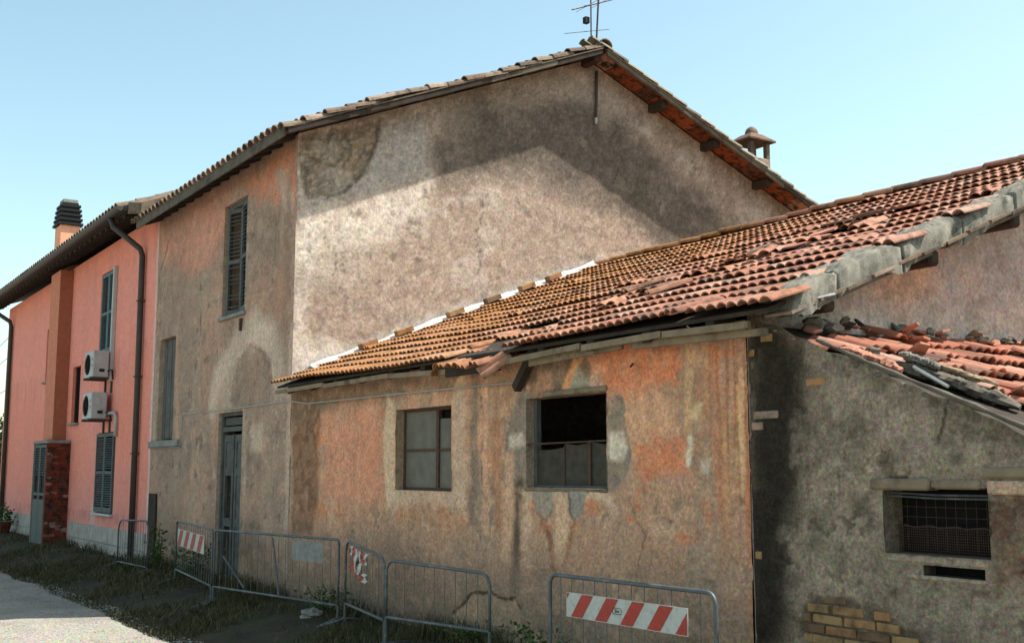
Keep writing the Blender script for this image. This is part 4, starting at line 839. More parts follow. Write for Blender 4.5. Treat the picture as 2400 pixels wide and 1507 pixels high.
# rotten timber along the stripped edge, bark-covered verge pole on the wall top
def log(name, pts, r_, mat, parent, n=9, rough=.18):
    P_ = [Vector(p) for p in pts]; Q = []; 
    for a, b in zip(P_[:-1], P_[1:]):
        for k in range(8): Q.append(a.lerp(b, k/8))
    Q.append(P_[-1]); m = MB(); m.tube(Q, [r_*(1+random.uniform(-rough, rough)) for _ in Q], n); m.v = [tuple(c+random.uniform(-r_*rough, r_*rough)*.6 for c in p) for p in m.v]; return m.build(name, mat, parent, True)
log('verge_pole', [(8.85, LY+.02, zl(8.85)+.02), (9.4, LY+.0, zl(9.4)+.015), (10.1, LY+.01, zl(10.1)+.02), (11.1, LY, zl(11.1)+.02)], .015, WOOD, lroof, 7, .45)
def rough_beam(pts, r_, mat, seed, sq=.7):
    P_ = [Vector(v) for v in pts]; n, k = 12, 60; V_ = []; F_ = []; a, b = P_[0], P_[-1]; d = (b-a).normalized(); sd_ = d.cross(Vector((0, 0, 1))).normalized(); up = sd_.cross(d)
    for i in range(k+1):
        t = i/k; c = a.lerp(b, t) if len(P_) == 2 else (a.lerp(P_[1], 2*t) if t < .5 else P_[1].lerp(b, 2*t-1)); e = min(1, .45+3*min(t, 1-t))
        for j in range(n):
            an = 2*math.pi*j/n; rr = r_*e*(.55+.6*float(fbm(np.array(t*9+seed), np.array(j*.8), seed))+.5*(float(fbm(np.array(t*34), np.array(j*2.3+seed), seed+3))-.5)); V_.append(c+sd_*rr*math.cos(an)*1.25+up*rr*math.sin(an)*sq)
    for i in range(k):
        for j in range(n): F_.append((i*n+j, i*n+(j+1) % n, (i+1)*n+(j+1) % n, (i+1)*n+j))
    F_ += [tuple(range(n))[::-1], tuple(k*n+j for j in range(n))]; return mesh('rotten_beam', V_, F_, mat, lroof)
rough_beam([(9.1, .40, zl(9.1)-.02), (9.5, .62, zl(9.5)-.01), (9.85, .74, zl(9.85)-.03)], .075, WOOD, 3); rough_beam([(9.22, .52, zl(9.22)+.05), (9.7, .76, zl(9.7)+.06)], .04, WOODL, 7); rough_beam([(8.92, .2, zl(8.92)-.01), (9.28, .36, zl(9.28)-.02)], .07, TILE_L, 5); rough_beam([(9.2, .44, zl(9.2)+.07), (9.42, .56, zl(9.42)+.06)], .05, MORT, 9)
MB().tube([(9.55, .12, zl(9.55)+.09), (9.8, .1, zl(9.8)+.06)], .012, 5).build('splinter', WPAINT, lroof)
for i in range(9):
    x = 8.5+i*.17; lump('mortar_lump', (x, LY+.01, zl(x)-.035), random.uniform(.022, .035), MORT, lroof, .6, 90+i, 1)

# ------------------------------------------------------------------ pink house
pink = thing('pink_house', 'pink rendered house with dark eaves, brown downpipes and shuttered windows', 'house', (-13.5, 4, 0))
PX0, PX1 = -21.05, -6.302
def paint_pink(U, V):
    P = Paint(U, V, (226, 136, 108), np.array([.88, .79, .64])); P.nz(.4, (222, 128, 98), .4, .7, .8, 3); P.nz(1.4, (216, 132, 110), .5, .72, .5, 5)
    P.put(1-sst(.0, .9, 6.1-V), (228, 122, 82), .5); P.put(1-sst(.45, 1.6, V+.3*(fbm(U, V, 8)-.5)), (206, 132, 112), .6)
    P.put(sst(-6.40, -6.33, U+.06*(fbm(V*3, V*0, 9)-.5)), (204, 186, 168), .7); P.poly([(-10.4, .5), (-10.0, .5), (-10.05, 1.0), (-10.4, .9)], (186, 160, 140), .7, .1, .05, 4, 9)
    P.drips((190, 118, 96), 6.1, 2.5, .3, 7, 3., .45, .7); P.drips((170, 110, 90), .76, .3, .5, 9, 8.); P.drips((180, 114, 92), 3.95, 1.0, .4, 13, 7.)
    P.line([(-9.2, 2.3), (-9.25, 3.3)], .08, (190, 110, 74), .7); return P.c, P.h
PW1 = (-10.35, -9.2, 3.95, 5.66); PW2 = (-10.05, -8.68, .76, 2.35); SW = (-12.58, -11.86, 2.63, 3.88); TWN = (-15.6, -14.45, 3.75, 5.05)
hs = (PW1, PW2, SW, TWN)
grid('front_wall', 'y', -.012, lines(PX0, PX1, .1, *[h[0] for h in hs], *[h[1] for h in hs]), lines(-.1, 6.2, .1, *[h[2] for h in hs], *[h[3] for h in hs]), PL_PINK, pink, paint_pink, hs)
for h in hs: reveal('window_reveal', h, .1, pink, PL_PINK, (190, 112, 90), -.012); box('window_backing', h[0], h[1], .075, .085, h[2], h[3], DARK, pink)
vcol(mesh('end_wall', [(PX0, 9, -.1), (PX0, -.012, -.1), (PX0, -.012, 6.2), (PX0, 4.5, 7.9), (PX0, 9, 6.2)], [(0, 1, 2, 3, 4)], PL_PINK, pink), alb((214, 150, 124)))
vcol(mesh('edge_return', [(PX1, -.012, -.1), (PX1, .05, -.1), (PX1, .05, 6.2), (PX1, -.012, 6.2)], [(0, 1, 2, 3)], PL_PINK, pink), alb((196, 170, 150)))
vcol(box('back_wall', PX0, PX1, 8.9, 9, -.1, 6.2, PL_PINK, pink), alb((214, 150, 124)))
def shutters(h, mat, n, y=.02, ang=0):
    mid = (h[0]+h[1])/2; shutter('shutter', pink, h[0]+.02, mid-.01, y, h[2]+.02, h[3]-.02, mat, ang, 0, n, (), .02); shutter('shutter', pink, mid+.01, h[1]-.02, y, h[2]+.02, h[3]-.02, mat, -ang, 1, n, (), .02)
shutters(PW1, SHUTB, 30, .015); shutters(PW2, SHUT, 30, -.03)
mm = MB(); mm.box(TWN[0], TWN[1], .03, .06, TWN[2], TWN[3]); mm.build('window_panel', SHUT, pink)
for h in (PW1, PW2, SW, TWN): box('window_sill', h[0]-.06, h[1]+.06, -.09, .1, h[2]-.05, h[2]-.003, STONE if h != PW2 else WHITE, pink, .008)
MB().tube([(SW[0]+.1, .04, SW[2]), (SW[0]+.1, .04, SW[3])], .012, 6).build('window_bar', IRON, pink)
# stone plinth of large slabs
xsl = [-21.0, -19.4, -17.8, -16.2, -12.2, -11.1, -10.05, -9.0, -8.0, -7.1, -6.35]
for i in range(len(xsl)-1):
    if xsl[i] < -12.3 and xsl[i+1] > -14: continue
    for z0, z1 in ((-.12, .18), (.19, .50)): box('plinth_slab', xsl[i]+.006, xsl[i+1]-.006, -.045-random.uniform(0, .006), -.014, z0, z1, PLINTH, pink, .006)
# chimney breast on the wall and low brick cupboard with louvred doors below it
vcol(box('chimney_breast', -14.0, -13.02, -.30, -.013, 2.28, 6.15, PL_PINK, pink, .01), alb((158, 106, 86)))
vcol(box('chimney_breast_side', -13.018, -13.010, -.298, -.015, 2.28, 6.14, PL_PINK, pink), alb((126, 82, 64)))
m = MB(); m.box(-13.95, -12.44, -.52, -.014, 2.19, 2.26); cup = m.build('cupboard', STONE, pink); bevel(cup, .01)
bkr = bevel(MB().box(-.055, .055, -.12, .12, -.028, .028).build('brick', BRICKR, None), .005); bkrd = bkr.data; bpy.data.objects.remove(bkr)
MB().box(-12.60, -12.46, -.50, -.014, -.05, 2.188).build('cupboard_core', BRICKR, cup)
for r_ in range(34):
    z = .0+r_*.065
    for y_, s_ in (((-.135, .97), (-.377, .97)) if r_ % 2 else ((-.073, .46), (-.256, .97), (-.440, .46))): inst('brick', bkrd, cup, Matrix.Translation((-12.505+random.uniform(-.002, .003), y_, z)) @ Matrix.Diagonal((1, s_, 1.04, 1)))
MB().box(-13.93, -13.86, -.50, -.014, -.05, 2.188).build('cupboard_side', MORT, cup)
for a, b in ((-13.84, -13.25), (-13.23, -12.62)): shutter('cupboard_door', pink, a, b, -.47, -.02, 2.17, SHUT, 0, 0, 20, range(0, 9), .9)
MB().box(-13.84, -12.62, -.44, -.43, -.02, 2.17).build('cupboard_lining', WOODD, cup)
# roof edge: boards, rafters, gutter
m = MB(); zq = lambda y: 6.27+.36*(y+.6)
slab(m, -22.2, -6.62, -.55, 4.5, lambda y: zq(y)-.04, .1); slab(m, -22.2, -6.62, 4.5, 9.5, lambda y: zq(9-y)-.04, .1); proof = m.build('roof', GUT, pink)
m = MB(); slab(m, -22.1, -6.64, -.5, -.013, lambda y: zq(y)-.075, .03); m.build('soffit', WOODD, proof)
for i in range(36): x = -22+i*.43; mm = MB(); slab(mm, x, x+.08, -.5, -.014, lambda y: zq(y)-.15, .074); mm.build('rafter_tail', WOODD, proof)
m = MB(); V_ = []; n = 8
for x in (-22.3, -6.66):
    for k in range(n+1): a = math.pi*(1+k/n); V_.append((x, -.61+.085*math.cos(a), 6.34+.085*math.sin(a)))
    for k in range(n+1): a = math.pi*(1+k/n); V_.append((x, -.61+.08*math.cos(a), 6.345+.08*math.sin(a)))
q_ = n+1; Fq = [(k, k+1, 2*q_+k+1, 2*q_+k) for k in range(n)]+[(q_+k+1, q_+k, 3*q_+k, 3*q_+k+1) for k in range(n)]+[tuple(range(n+1)), tuple(range(2*q_, 2*q_+n+1))]
mesh('gutter', V_, Fq, GUT, proof)
mm = MB(); mm.add([(-6.62, -.5, 6.2), (-6.62, .3, 6.5), (-6.62, .3, 6.75), (-6.62, -.5, 6.42), (-6.2, -.38, 6.14), (-6.2, .3, 6.4), (-6.2, .3, 6.62), (-6.2, -.38, 6.34)], [(0, 1, 2, 3), (4, 7, 6, 5), (0, 3, 7, 4), (3, 2, 6, 7), (0, 4, 5, 1)]); mm.build('eave_end', TILE_V, proof)
tg = barrel('tile', .22, .45, TILE_V)
joined('tile_field', tg, [slope_mtx(-22+c*.23, -.66+r_*.36, float(zq(-.66+r_*.36))+.08, .33, False, .02) for c in range(67) for r_ in range(14)], TILE_V, proof)
MB().tube([(-7.45, -.6, 6.27), (-7.4, -.56, 6.1), (-7.12, -.12, 5.68), (-7.08, -.085, 5.55), (-7.04, -.085, 3.), (-7.02, -.085, .02)], .055, 9).build('downpipe', GUT, pink, True)
MB().tube([(-20.45, -.6, 6.27), (-20.4, -.55, 6.05), (-20.25, -.12, 5.75), (-20.2, -.085, 5.6), (-20.1, -.085, .05)], .06, 9).build('downpipe', GUT, pink, True)
for x, z in ((-7.07, 4.7), (-7.05, 3.3), (-7.03, 1.9), (-7.02, .7)): box('pipe_bracket', x-.068, x+.068, -.15, -.02, z-.015, z+.015, GUT, pink)
# chimney stack with a stepped black pot
stk = vcol(box('chimney', -15.3, -14.7, -.02, .44, 6.3, 7.55, PL_PINK, proof, .01), alb((214, 140, 116)))
for i in range(5): k = (.06, .045, .03, .02, .0)[i]; m = MB(); z = 7.552+i*.115; a = (-15.3-k, -14.7+k, -.02-k, .44+k); m.box(a[0], a[1], a[2], a[3], z, z+.06); m.box(a[0]+.05, a[1]-.05, a[2]+.05, a[3]-.05, z+.06, z+.115); m.build('chimney_ring', BLACK, proof)
m = MB(); m.box(-15.22, -14.78, .04, .38, 8.128, 8.21); m.build('chimney_lid', STONE, proof)
# white trunking beside the window
box('pipe_trunking', -9.15, -9.07, -.09, -.013, 3.35, 5.66, WHITE, pink, .006)
MB().tube([(-9.25, -.1, 2.72), (-8.62, -.07, 2.70), (-8.56, -.06, 2.62), (-8.55, -.06, 2.25)], .035, 8).build('condensate_pipe', WHITEP, pink, True)

# ------------------------------------------------------------------ things on and before the walls
def aircon(z0, label):
    t = thing('air_conditioner', label, 'air conditioner', (-9.35, -.26, z0), 'outdoor units on the pink house')
    x0, x1, y0, y1 = -9.72, -9.02, -.42, -.12
    box('casing', x0, x1, y0, y1, z0, z0+.52, WHITEP, t, .015)
    m = MB(); cx, cz = x0+.27, z0+.26
    for r_ in (.05, .1, .15, .2): m.tube([(cx+r_*math.cos(a), y0-.012, cz+r_*math.sin(a)) for a in [2*math.pi*k/20 for k in range(21)]], .005, 4, False)
    for k in range(8): a = math.pi*k/4; m.tube([(cx, y0-.012, cz), (cx+.2*math.cos(a), y0-.012, cz+.2*math.sin(a))], .004, 4, False)
    m.build('fan_grille', BLACK, t); m = MB()
    m.add([(cx+.2*math.cos(2*math.pi*k/20), y0-.003, cz+.2*math.sin(2*math.pi*k/20)) for k in range(20)], [tuple(range(20))]); m.build('fan_opening', DARK, t)
    for k in range(2): MB().box(x1-.11, x1-.06, y0-.004, y0-.001, z0+.2+.12*k, z0+.26+.12*k).build('label_mark', RED, t)
    MB().box(x1+.001, x1+.012, y0+.08, y0+.16, z0+.28, z0+.40).build('service_cover', WHITE, t); MB().box(x1+.001, x1+.006, y0+.12, y0+.22, z0+.1, z0+.16).build('valve', BLACK, t)
    for x in (x0+.1, x1-.12): m = MB(); m.box(x, x+.04, y0-.04, -.014, z0-.045, z0-.003); m.box(x, x+.04, -.05, -.014, z0-.3, z0-.046); m.build('bracket', GUT, t)
    MB().tube([(x1-.02, y1-.02, z0+.12), (x1+.1, -.08, z0+.14), (x1+.08, -.05, z0-.05)], .018, 6).build('refrigerant_pipe', BLACK, t)
aircon(3.42, 'upper white air conditioner outdoor unit just under the blue shuttered window'); aircon(2.60, 'lower white air conditioner outdoor unit above the grey-green shutters')

ant = thing('tv_antenna', 'thin television antenna mast on the peak of the old house roof', 'antenna', (.1, 4.93, 8.3))
MB().tube([(.1, 4.93, 8.2), (.1, 4.93, 11)], .013, 6).build('mast', GUT, ant); MB().tube([(.18, 4.96, 8.2), (.2, 5.0, 9.0), (.26, 5.06, 10.2)], .016, 5).build('stay_pole', IRON, ant)
MB().tube([(.1, 4.55, 8.88), (.1, 5.45, 9.28)], .014, 5).build('boom', GALV, ant); MB().tube([(.1, 4.4, 8.45), (.1, 5.3, 8.72)], .006, 4).build('element', GALV, ant)
for k in range(2): y = 4.85+k*.3; MB().tube([(-.2, y, 9.01+k*.13), (.4, y, 9.01+k*.13)], .004, 4).build('element', GALV, ant)
box('junction_box', .05, .13, 4.80, 4.88, 8.72, 8.82, BLACK, ant)

tag(MB().tube([(-6.4, -.03, 1.985), (-4.6, -.03, 1.975), (-4.56, -.03, 1.99), (-4.5, -.03, 2.49), (-4.46, -.03, 2.51), (-2.2, -.03, 2.49), (0, -.03, 2.50), (.6, -.035, 2.435), (1.1, -.035, 2.43), (3.2, -.035, 2.42), (5.42, -.035, 2.395)], .0075, 6).build('wall_cable', WHITEP, None, True), 'thin pale cable running along the house wall and the barn wall', 'cable')

# crowd-control barriers
def barrier(A, B, ta, tb, ba, bb, label, nb=12, fa=None, fb=None, round_r=.09, mat=GALV, lean_=0.):
    A = Vector(A); B = Vector(B); t = thing('crowd_barrier', label, 'barrier', ((A.x+B.x)/2, (A.y+B.y)/2, 0), 'steel crowd barriers along the walls')
    d = (B-A); Ln = d.length; u = d/Ln; nrm = Vector((u.y, -u.x, 0))
    def pt(s, k):                                       # s along, k 0 bottom..1 top
        p = A+u*s; z0 = ba+(bb-ba)*s/Ln; z1 = ta+(tb-ta)*s/Ln; return Vector((p.x, p.y, z0+(z1-z0)*k))+nrm*(-lean_*k)
    r_ = round_r; pts = [pt(0, 0), pt(0, .5)]; hh = (ta-ba); kk = 1-r_/hh
    for i in range(6): a = math.pi/2*i/5; pts.append(pt(r_*(1-math.cos(a)), kk+(1-kk)*math.sin(a)))
    pts += [pt(Ln*.5, 1)]
    for i in range(6): a = math.pi/2*(1-i/5); pts.append(pt(Ln-r_*(1-math.cos(a)), kk+(1-kk)*math.sin(a)))
    pts += [pt(Ln, .5), pt(Ln, 0)]
    MB().tube(pts, .0140, 8).build('frame', mat, t, True); MB().tube([pt(0, 0), pt(Ln, 0)], .0145, 7).build('bottom_rail', mat, t, True)
    for i in range(nb): s = Ln*(i+1)/(nb+1); MB().tube([pt(s, 0), pt(s, 1)], .0036, 5, False).build('bar', mat, t)
    for s, f_ in ((.0, fa), (Ln, fb)):
        p = pt(s, 0); g0 = float(gz(p.x, p.y)); MB().tube([p, (p.x, p.y, g0)], .0145, 7).build('leg', mat, t); q0 = p+nrm*.25; q1 = p-nrm*.25; MB().tube([(q0.x, q0.y, float(gz(q0.x, q0.y))+.01), (p.x, p.y, g0+.05), (q1.x, q1.y, float(gz(q1.x, q1.y))+.01)], .0145, 6).build('foot', mat, t, True)
    return t, pt, nrm, Ln
def plate(t, pt, nrm, s0, s1, k0, k1, n, torn=False, first_red=True, slant=.45, mat=WPAINT, stripes=True, z0=.022, per=None, a_off=0., rw=None):
    """flat sign plate between bars; slanted stripes as thin sheets on it"""
    h = (pt(s0, k1)-pt(s0, k0)).length; Wd = s1-s0
    def q_(a, b, o=0.): return pt(s0+a*Wd, k0+b*(k1-k0))+nrm*(z0+o)
    m = MB(); c = [q_(0, 0), q_(1, 0), q_(1, 1), q_(0, 1)]; m.add([v for v in c]+[v+nrm*.004 for v in c], [(3, 2, 1, 0), (4, 5, 6, 7), (0, 1, 5, 4), (1, 2, 6, 5), (2, 3, 7, 6), (3, 0, 4, 7)]); pl = m.build('sign_plate', mat, t)
    if not stripes: return pl
    per = per or 1./n; sh = slant*h/Wd
    for i in range(-2, n+1):
        a0 = a_off+i*per; a1 = a0+(rw or per*.5); poly = [(a0, 0), (a1, 0), (a1+sh, 1), (a0+sh, 1)]
        def clip(P_, f, keep):
            o_ = []
            for (p, q2) in zip(P_, P_[1:]+P_[:1]):
                fp, fq = keep*(p[0]-f), keep*(q2[0]-f)
                if fp >= 0: o_.append(p)
                if fp*fq < 0: k = fp/(fp-fq); o_.append((p[0]+(q2[0]-p[0])*k, p[1]+(q2[1]-p[1])*k))
            return o_
        poly = clip(clip(poly, .006, 1) or [(0, 0)], .994, -1) if poly else poly
        if len(poly) < 3: continue
        poly = [(a, .03+.94*b) for a, b in poly]; mesh('stripe', [q_(a, b, .0065) for a, b in poly], [tuple(range(len(poly)))], RED, pl)
    return pl
def stadium(t, pl, q0, ux, nrm):
    pts = []
    for cxx, a0 in ((.028, -90), (-.028, 90)):
        for i in range(9): a = R(a0+i*22.5); pts.append(q0+ux*(cxx+.02*math.cos(a))+Vector((0, 0, .02*math.sin(a))))
    pts.append(pts[0]); MB().tube(pts, .0016, 4, False).build('logo_ring', BLACK, pl)
    tc = bpy.data.curves.new('logo_text', 'FONT'); tc.body = 'Sim'; tc.size = .034; tc.align_x = 'CENTER'; tc.align_y = 'CENTER'; tc.extrude = .0005; tmp = bpy.data.objects.new('logo_text', tc); COL.objects.link(tmp)
    bpy.context.view_layer.update(); me = bpy.data.meshes.new_from_object(tmp); bpy.data.objects.remove(tmp); me.materials.clear(); setmat(me, BLACK)
    uy = Vector((0, 0, 1)); Mx = Matrix((ux, uy, ux.cross(uy))).transposed().to_4x4(); Mx.translation = q0; inst('logo_text', me, pl, Mx)
t, pt, nr, Ln = barrier((-6.3, -.5, 0), (-4.5, -.5, 0), .75, .80, .05, .07, 'bent far barrier beside the brown downpipe of the pink house', 11, round_r=.2)
t, pt, nr, Ln = barrier((-2.92, -.54, 0), (-.32, -.88, 0), .86, .85, .16, .15, 'barrier with small striped plate left of the old door', 15)
pl = plate(t, pt, nr, .25, 2.2, .52, .86, 4, slant=.9)
t, pt, nr, Ln = barrier((-.24, -.88, 0), (2.63, -.5, 0), .85, .86, .15, .17, 'long barrier with plain grey plate before the old door', 17, round_r=.05)
plate(t, pt, nr, 1.95, 2.62, .62, .94, 1, mat=DULL, stripes=False)
MB().tube([pt(.18, .55)-nr*.03, pt(.42, .0)-nr*.2], .014, 6).build('loose_bar', GALV, t); MB().tube([pt(1.55, .95)+nr*.05, pt(1.85, .05)+nr*.12], .012, 6).build('loose_bar', GALV, t)
t, pt, nr, Ln = barrier((2.72, -.46, 0), (4.2, -.75, 0), .86, .77, .2, .2, 'barrier with torn striped plate at the barn corner', 6, round_r=.16)
# torn remains of a striped plate: separate crumpled strips
for i, (a, b, k0, k1, mt_) in enumerate(((.20, .25, .78, .93, RED), (.25, .33, .75, .95, WPAINT), (.33, .42, .42, .95, RED), (.42, .50, .40, .93, WPAINT), (.52, .58, .55, .75, BLACK), (.58, .67, .38, .92, WPAINT), (.67, .80, .68, .90, RED), (.80, .87, .66, .92, WPAINT), (.24, .34, .40, .56, RED), (.50, .62, .30, .46, RED), (.66, .80, .26, .42, RED), (.78, .92, .26, .46, WPAINT))):
    V_ = []
    for j in range(5):
        k = .47+((k0+(k1-k0)*j/4)-.26)*.72; sl = -.12*(k-.6)*-1
        for e, s in enumerate((a, b)): V_.append(pt((s+sl*.9)*1.0+.02*math.sin(j*2+i), k)+nr*(.02+.012*math.sin(j*1.9+i*1.3+e)))
    mesh('torn_strip', V_, [(2*j, 2*j+1, 2*j+3, 2*j+2) for j in range(4)], mt_, t)
t, pt, nr, Ln = barrier((4.27, -.77, 0), (6.05, -.75, 0), .765, .765, .24, .31, 'plain low barrier before the crack between the two barn windows', 9, round_r=.13)
t, pt, nr, Ln = barrier((7.11, -.9, 0), (8.83, -.9, 0), .85, .865, .15, .15, 'near barrier with large red and white striped plate', 12, round_r=.07)
pl = plate(t, pt, nr, .235, 1.50, .61, .85, 5, slant=.75, per=.216, a_off=.045, rw=.102)
c0 = pt(.235+.452*1.265, .735)+nr*.030; ux = (pt(1, 0)-pt(0, 0)).normalized(); stadium(t, pl, c0, ux, nr)

# ------------------------------------------------------------------ plants, stones, far things
def leafy(name, label, cat, c, n, h, sp, size, group=None, stems=5):
    t = thing(name, label, cat, c, group); m = MB(); c = Vector(c)
    tips = []
    for i in range(stems):
        a = random.uniform(0, 6.28); tip = c+Vector((sp*math.cos(a)*random.uniform(.3, 1), sp*.6*math.sin(a), h*random.uniform(.6, 1))); tips.append(tip); m.tube([c, c.lerp(tip, .5)+Vector((0, 0, h*.08)), tip], [.008, .006, .003], 5)
    m.build('stem', LEAF, t); m = MB()
    for i in range(n):
        tip = random.choice(tips); p = c.lerp(tip, random.uniform(.15, 1.05))+Vector((random.gauss(0, sp*.22), random.gauss(0, sp*.18), random.gauss(0, h*.06)))
        d = Vector((random.gauss(0, 1), random.gauss(0, 1), random.gauss(.2, .7))).normalized(); e = d.orthogonal().normalized(); e.rotate(Matrix.Rotation(random.uniform(0, 6.28), 3, d)); s = size*random.uniform(.6, 1.3)
        m.add([p, p+d*s*.5+e*s*.28, p+d*s, p+d*s*.5-e*s*.28], [(0, 1, 2, 3)])
    m.build('leaves', LEAF, t); return t
leafy('climbing_weed', 'tall dark weed growing by the brown hatch board of the old house', 'weed', (-4.75, -.25, 0), 260, .75, .22, .06, 'weeds at the wall foot', 7)
leafy('climbing_weed', 'low bushy weed behind the small striped plate', 'weed', (-3.1, -.25, 0), 420, .55, .55, .07, 'weeds at the wall foot', 9)
leafy('climbing_weed', 'low weed tuft at the foot of the barn left of its first window', 'weed', (1.6, -.2, 0), 260, .28, .5, .05, 'weeds at the wall foot', 8)
leafy('climbing_weed', 'weed tuft at the foot of the barn between its two windows', 'weed', (4.9, -.15, 0), 260, .25, .5, .045, 'weeds at the wall foot', 8)
leafy('climbing_weed', 'weed tuft at the foot of the barn under the broken window', 'weed', (6.1, -.3, 0), 300, .35, .5, .05, 'weeds at the wall foot', 8)
pt_ = thing('potted_plant', 'small plant in a clay pot by the pink house wall', 'plant pot', (-18.0, -.35, 0))
m = MB(); m.tube([(-18, -.35, 0), (-18, -.35, .28)], [.13, .19], 12); m.build('pot', BRICKR, pt_); m = MB()
for i in range(160):
    p = Vector((-18, -.35, .36))+Vector((random.gauss(0, .16), random.gauss(0, .14), random.gauss(.05, .12))); d = Vector((random.gauss(0, 1), random.gauss(0, 1), random.gauss(.4, .7))).normalized(); e = d.orthogonal().normalized(); m.add([p, p+d*.05+e*.03, p+d*.1, p+d*.05-e*.03], [(0, 1, 2, 3)])
m.build('leaves', LEAF, pt_)
for x, y, r_, lb in ((1.95, -.5, .10, 'pale rounded stone under the plain grey barrier plate'),):
    tag(lump('stone', (x, y, float(gz(x, y))+r_*.25), r_, STONE, None, .7, int(r_*100), 3), lb, 'stone')
for i, (z0, z1, lb) in enumerate(((5.75, 5.6, 'topmost overhead wire reaching the pink house corner'), (5.1, 5.05, 'middle overhead wire behind the pink house corner'), (4.1, 4.1, 'lowest overhead wire behind the pink house corner'))):
    tag(MB().tube([(-21.0, .3, z0), (-40, 1.5, (z0+z1)/2-.2), (-60, 2.6, z1)], .012, 4).build('overhead_wire', BLACK, None), lb, 'wire', 'overhead wires')
fh = thing('far_house', 'distant low house with pale roof at the left edge', 'house', (-72, 12, 0))
box('wall', -80, -64, 9, 16, -.3, 4.2, PL_PINK, fh); vcol(fh.children[0], (.4, .3, .25)); m = MB(); m.add([(-81, 8.3, 4.2), (-63, 8.3, 4.2), (-63, 12.5, 6.1), (-81, 12.5, 6.1), (-63, 16.7, 4.2), (-81, 16.7, 4.2)], [(0, 1, 2, 3), (3, 2, 4, 5), (1, 4, 2), (0, 3, 5), (0, 5, 4, 1)]); m.build('roof', WHITE, fh)
for x in (-76, -72, -68): box('window', x, x+1, 8.95, 8.99, 1.2, 2.6, DARK, fh)
def tree(name, label, c, h, r_, n, size):
    t = thing(name, label, 'tree', c, 'far trees left of the pink house'); c = Vector(c); m = MB(); m.tube([c, c+Vector((.1, 0, h*.35)), c+Vector((.2, .1, h*.75))], [.22, .16, .06], 8)
    for k in range(6): a = k*1.05; m.tube([c+Vector((0, 0, h*(.35+.05*k))), c+Vector((r_*.6*math.cos(a), r_*.6*math.sin(a), h*(.55+.06*k)))], [.08, .03], 5)
    m.build('trunk', WOODD, t); m = MB(); cl = [(Vector((random.gauss(0, r_*.42), random.gauss(0, r_*.42), random.gauss(h*.62, h*.17)))+c, random.uniform(.25, .5)*r_) for _ in range(26)]
    for i in range(n):
        cc, cr = random.choice(cl); p = cc+Vector((random.gauss(0, 1), random.gauss(0, 1), random.gauss(0, .8))).normalized()*cr*random.uniform(.5, 1); d = Vector((random.gauss(0, 1), random.gauss(0, 1), random.gauss(0, 1))).normalized(); e = d.orthogonal().normalized(); s = size*random.uniform(.6, 1.3); m.add([p, p+d*s*.5+e*s*.3, p+d*s, p+d*s*.5-e*s*.3], [(0, 1, 2, 3)])
    m.build('crown', LEAF, t)
tree('broadleaf_tree', 'nearer dark leafy tree at the far left edge', (-44, 4.6, -.1), 4.4, 2.0, 5000, .22); tree('broadleaf_tree', 'farther leafy tree behind the distant low house', (-88, 19, -.2), 7.5, 3.2, 4000, .35)

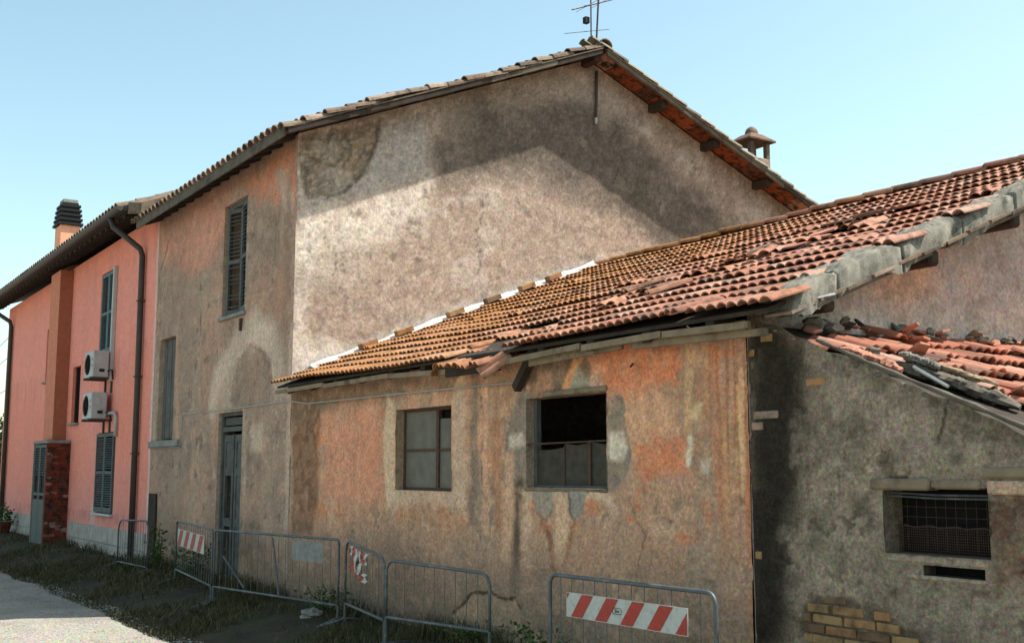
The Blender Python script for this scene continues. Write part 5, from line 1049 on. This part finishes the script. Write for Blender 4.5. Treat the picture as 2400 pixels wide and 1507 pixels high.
# grass on the verge: one mass of blades
n = 46000
gx = rng.uniform(-9, 10.5, n); gx[:6000] = rng.uniform(-20, -9, 6000); e_ = edge(gx); gy = rng.uniform(0, 1, n); gy = -.03+(e_-.12+.03)*gy
dn = fbm(gx*1.2, gy*1.2, 40); keep = dn > rng.uniform(.32, .68, n); gx, gy, dn = gx[keep], gy[keep], dn[keep]; n = len(gx)
far = 1+.03*np.abs(gx-10); hh = rng.uniform(.03, .10, n)*(1+1.4*(dn-.4))*(1+.9*(gy > -.35)); an = rng.uniform(0, 6.28, n); bx, by = np.cos(an), np.sin(an); lx, ly = rng.normal(0, .5, n), rng.normal(0, .5, n); wd = .0045*far*rng.uniform(.7, 1.5, n); z0 = gz(gx, gy)-.005
V = np.zeros((n, 5, 3)); V[:, 0] = np.stack([gx-bx*wd, gy-by*wd, z0], -1); V[:, 1] = np.stack([gx+bx*wd, gy+by*wd, z0], -1); V[:, 2] = np.stack([gx+lx*hh*.35+bx*wd*.7, gy+ly*hh*.35+by*wd*.7, z0+hh*.6], -1); V[:, 3] = np.stack([gx+lx*hh*.35-bx*wd*.7, gy+ly*hh*.35-by*wd*.7, z0+hh*.6], -1); V[:, 4] = np.stack([gx+lx*hh, gy+ly*hh, z0+hh], -1)
b_ = np.arange(n)*5; F_ = np.stack([b_, b_+1, b_+2, b_+3], -1).tolist()+np.stack([b_+3, b_+2, b_+4], -1).tolist()
me = bpy.data.meshes.new('grass'); me.from_pydata(V.reshape(-1, 3).tolist(), [], F_); me.update(); setmat(me, GRASS); a = me.attributes.new('rnd', 'FLOAT', 'POINT'); a.data.foreach_set('value', np.repeat(rng.random(n), 5).astype(np.float32))
go = link(bpy.data.objects.new('grass', me), None); go['kind'] = 'stuff'; tag(go, 'dark shaded grass and weeds on the verge before the walls', 'grass')
# loose gravel stones along the lane
tpl = np.array([(1, 0, 0), (-1, 0, 0), (0, 1, 0), (0, -1, 0), (0, 0, 1), (0, 0, -1)], float); tf = np.array([(0, 2, 4), (2, 1, 4), (1, 3, 4), (3, 0, 4), (2, 0, 5), (1, 2, 5), (3, 1, 5), (0, 3, 5)])
n = 9000; sx_ = rng.uniform(-9, 7, n); sy_ = edge(sx_)+.15-np.abs(rng.normal(0, 1.2, n)); r0 = rng.uniform(.006, .02, n); V = tpl[None]*(r0[:, None, None]*rng.uniform(.6, 1.3, (n, 6, 1))); V[..., 2] *= .6; V += np.stack([sx_, sy_, gz(sx_, sy_)+.016], -1)[:, None]
me = bpy.data.meshes.new('loose_gravel'); me.from_pydata(V.reshape(-1, 3).tolist(), [], (tf[None]+(np.arange(n)*6)[:, None, None]).reshape(-1, 3).tolist()); me.update(); setmat(me, GRAVEL)
go = link(bpy.data.objects.new('loose_gravel', me), None); go['kind'] = 'stuff'; tag(go, 'loose pale gravel scattered on the lane and its edge', 'gravel')
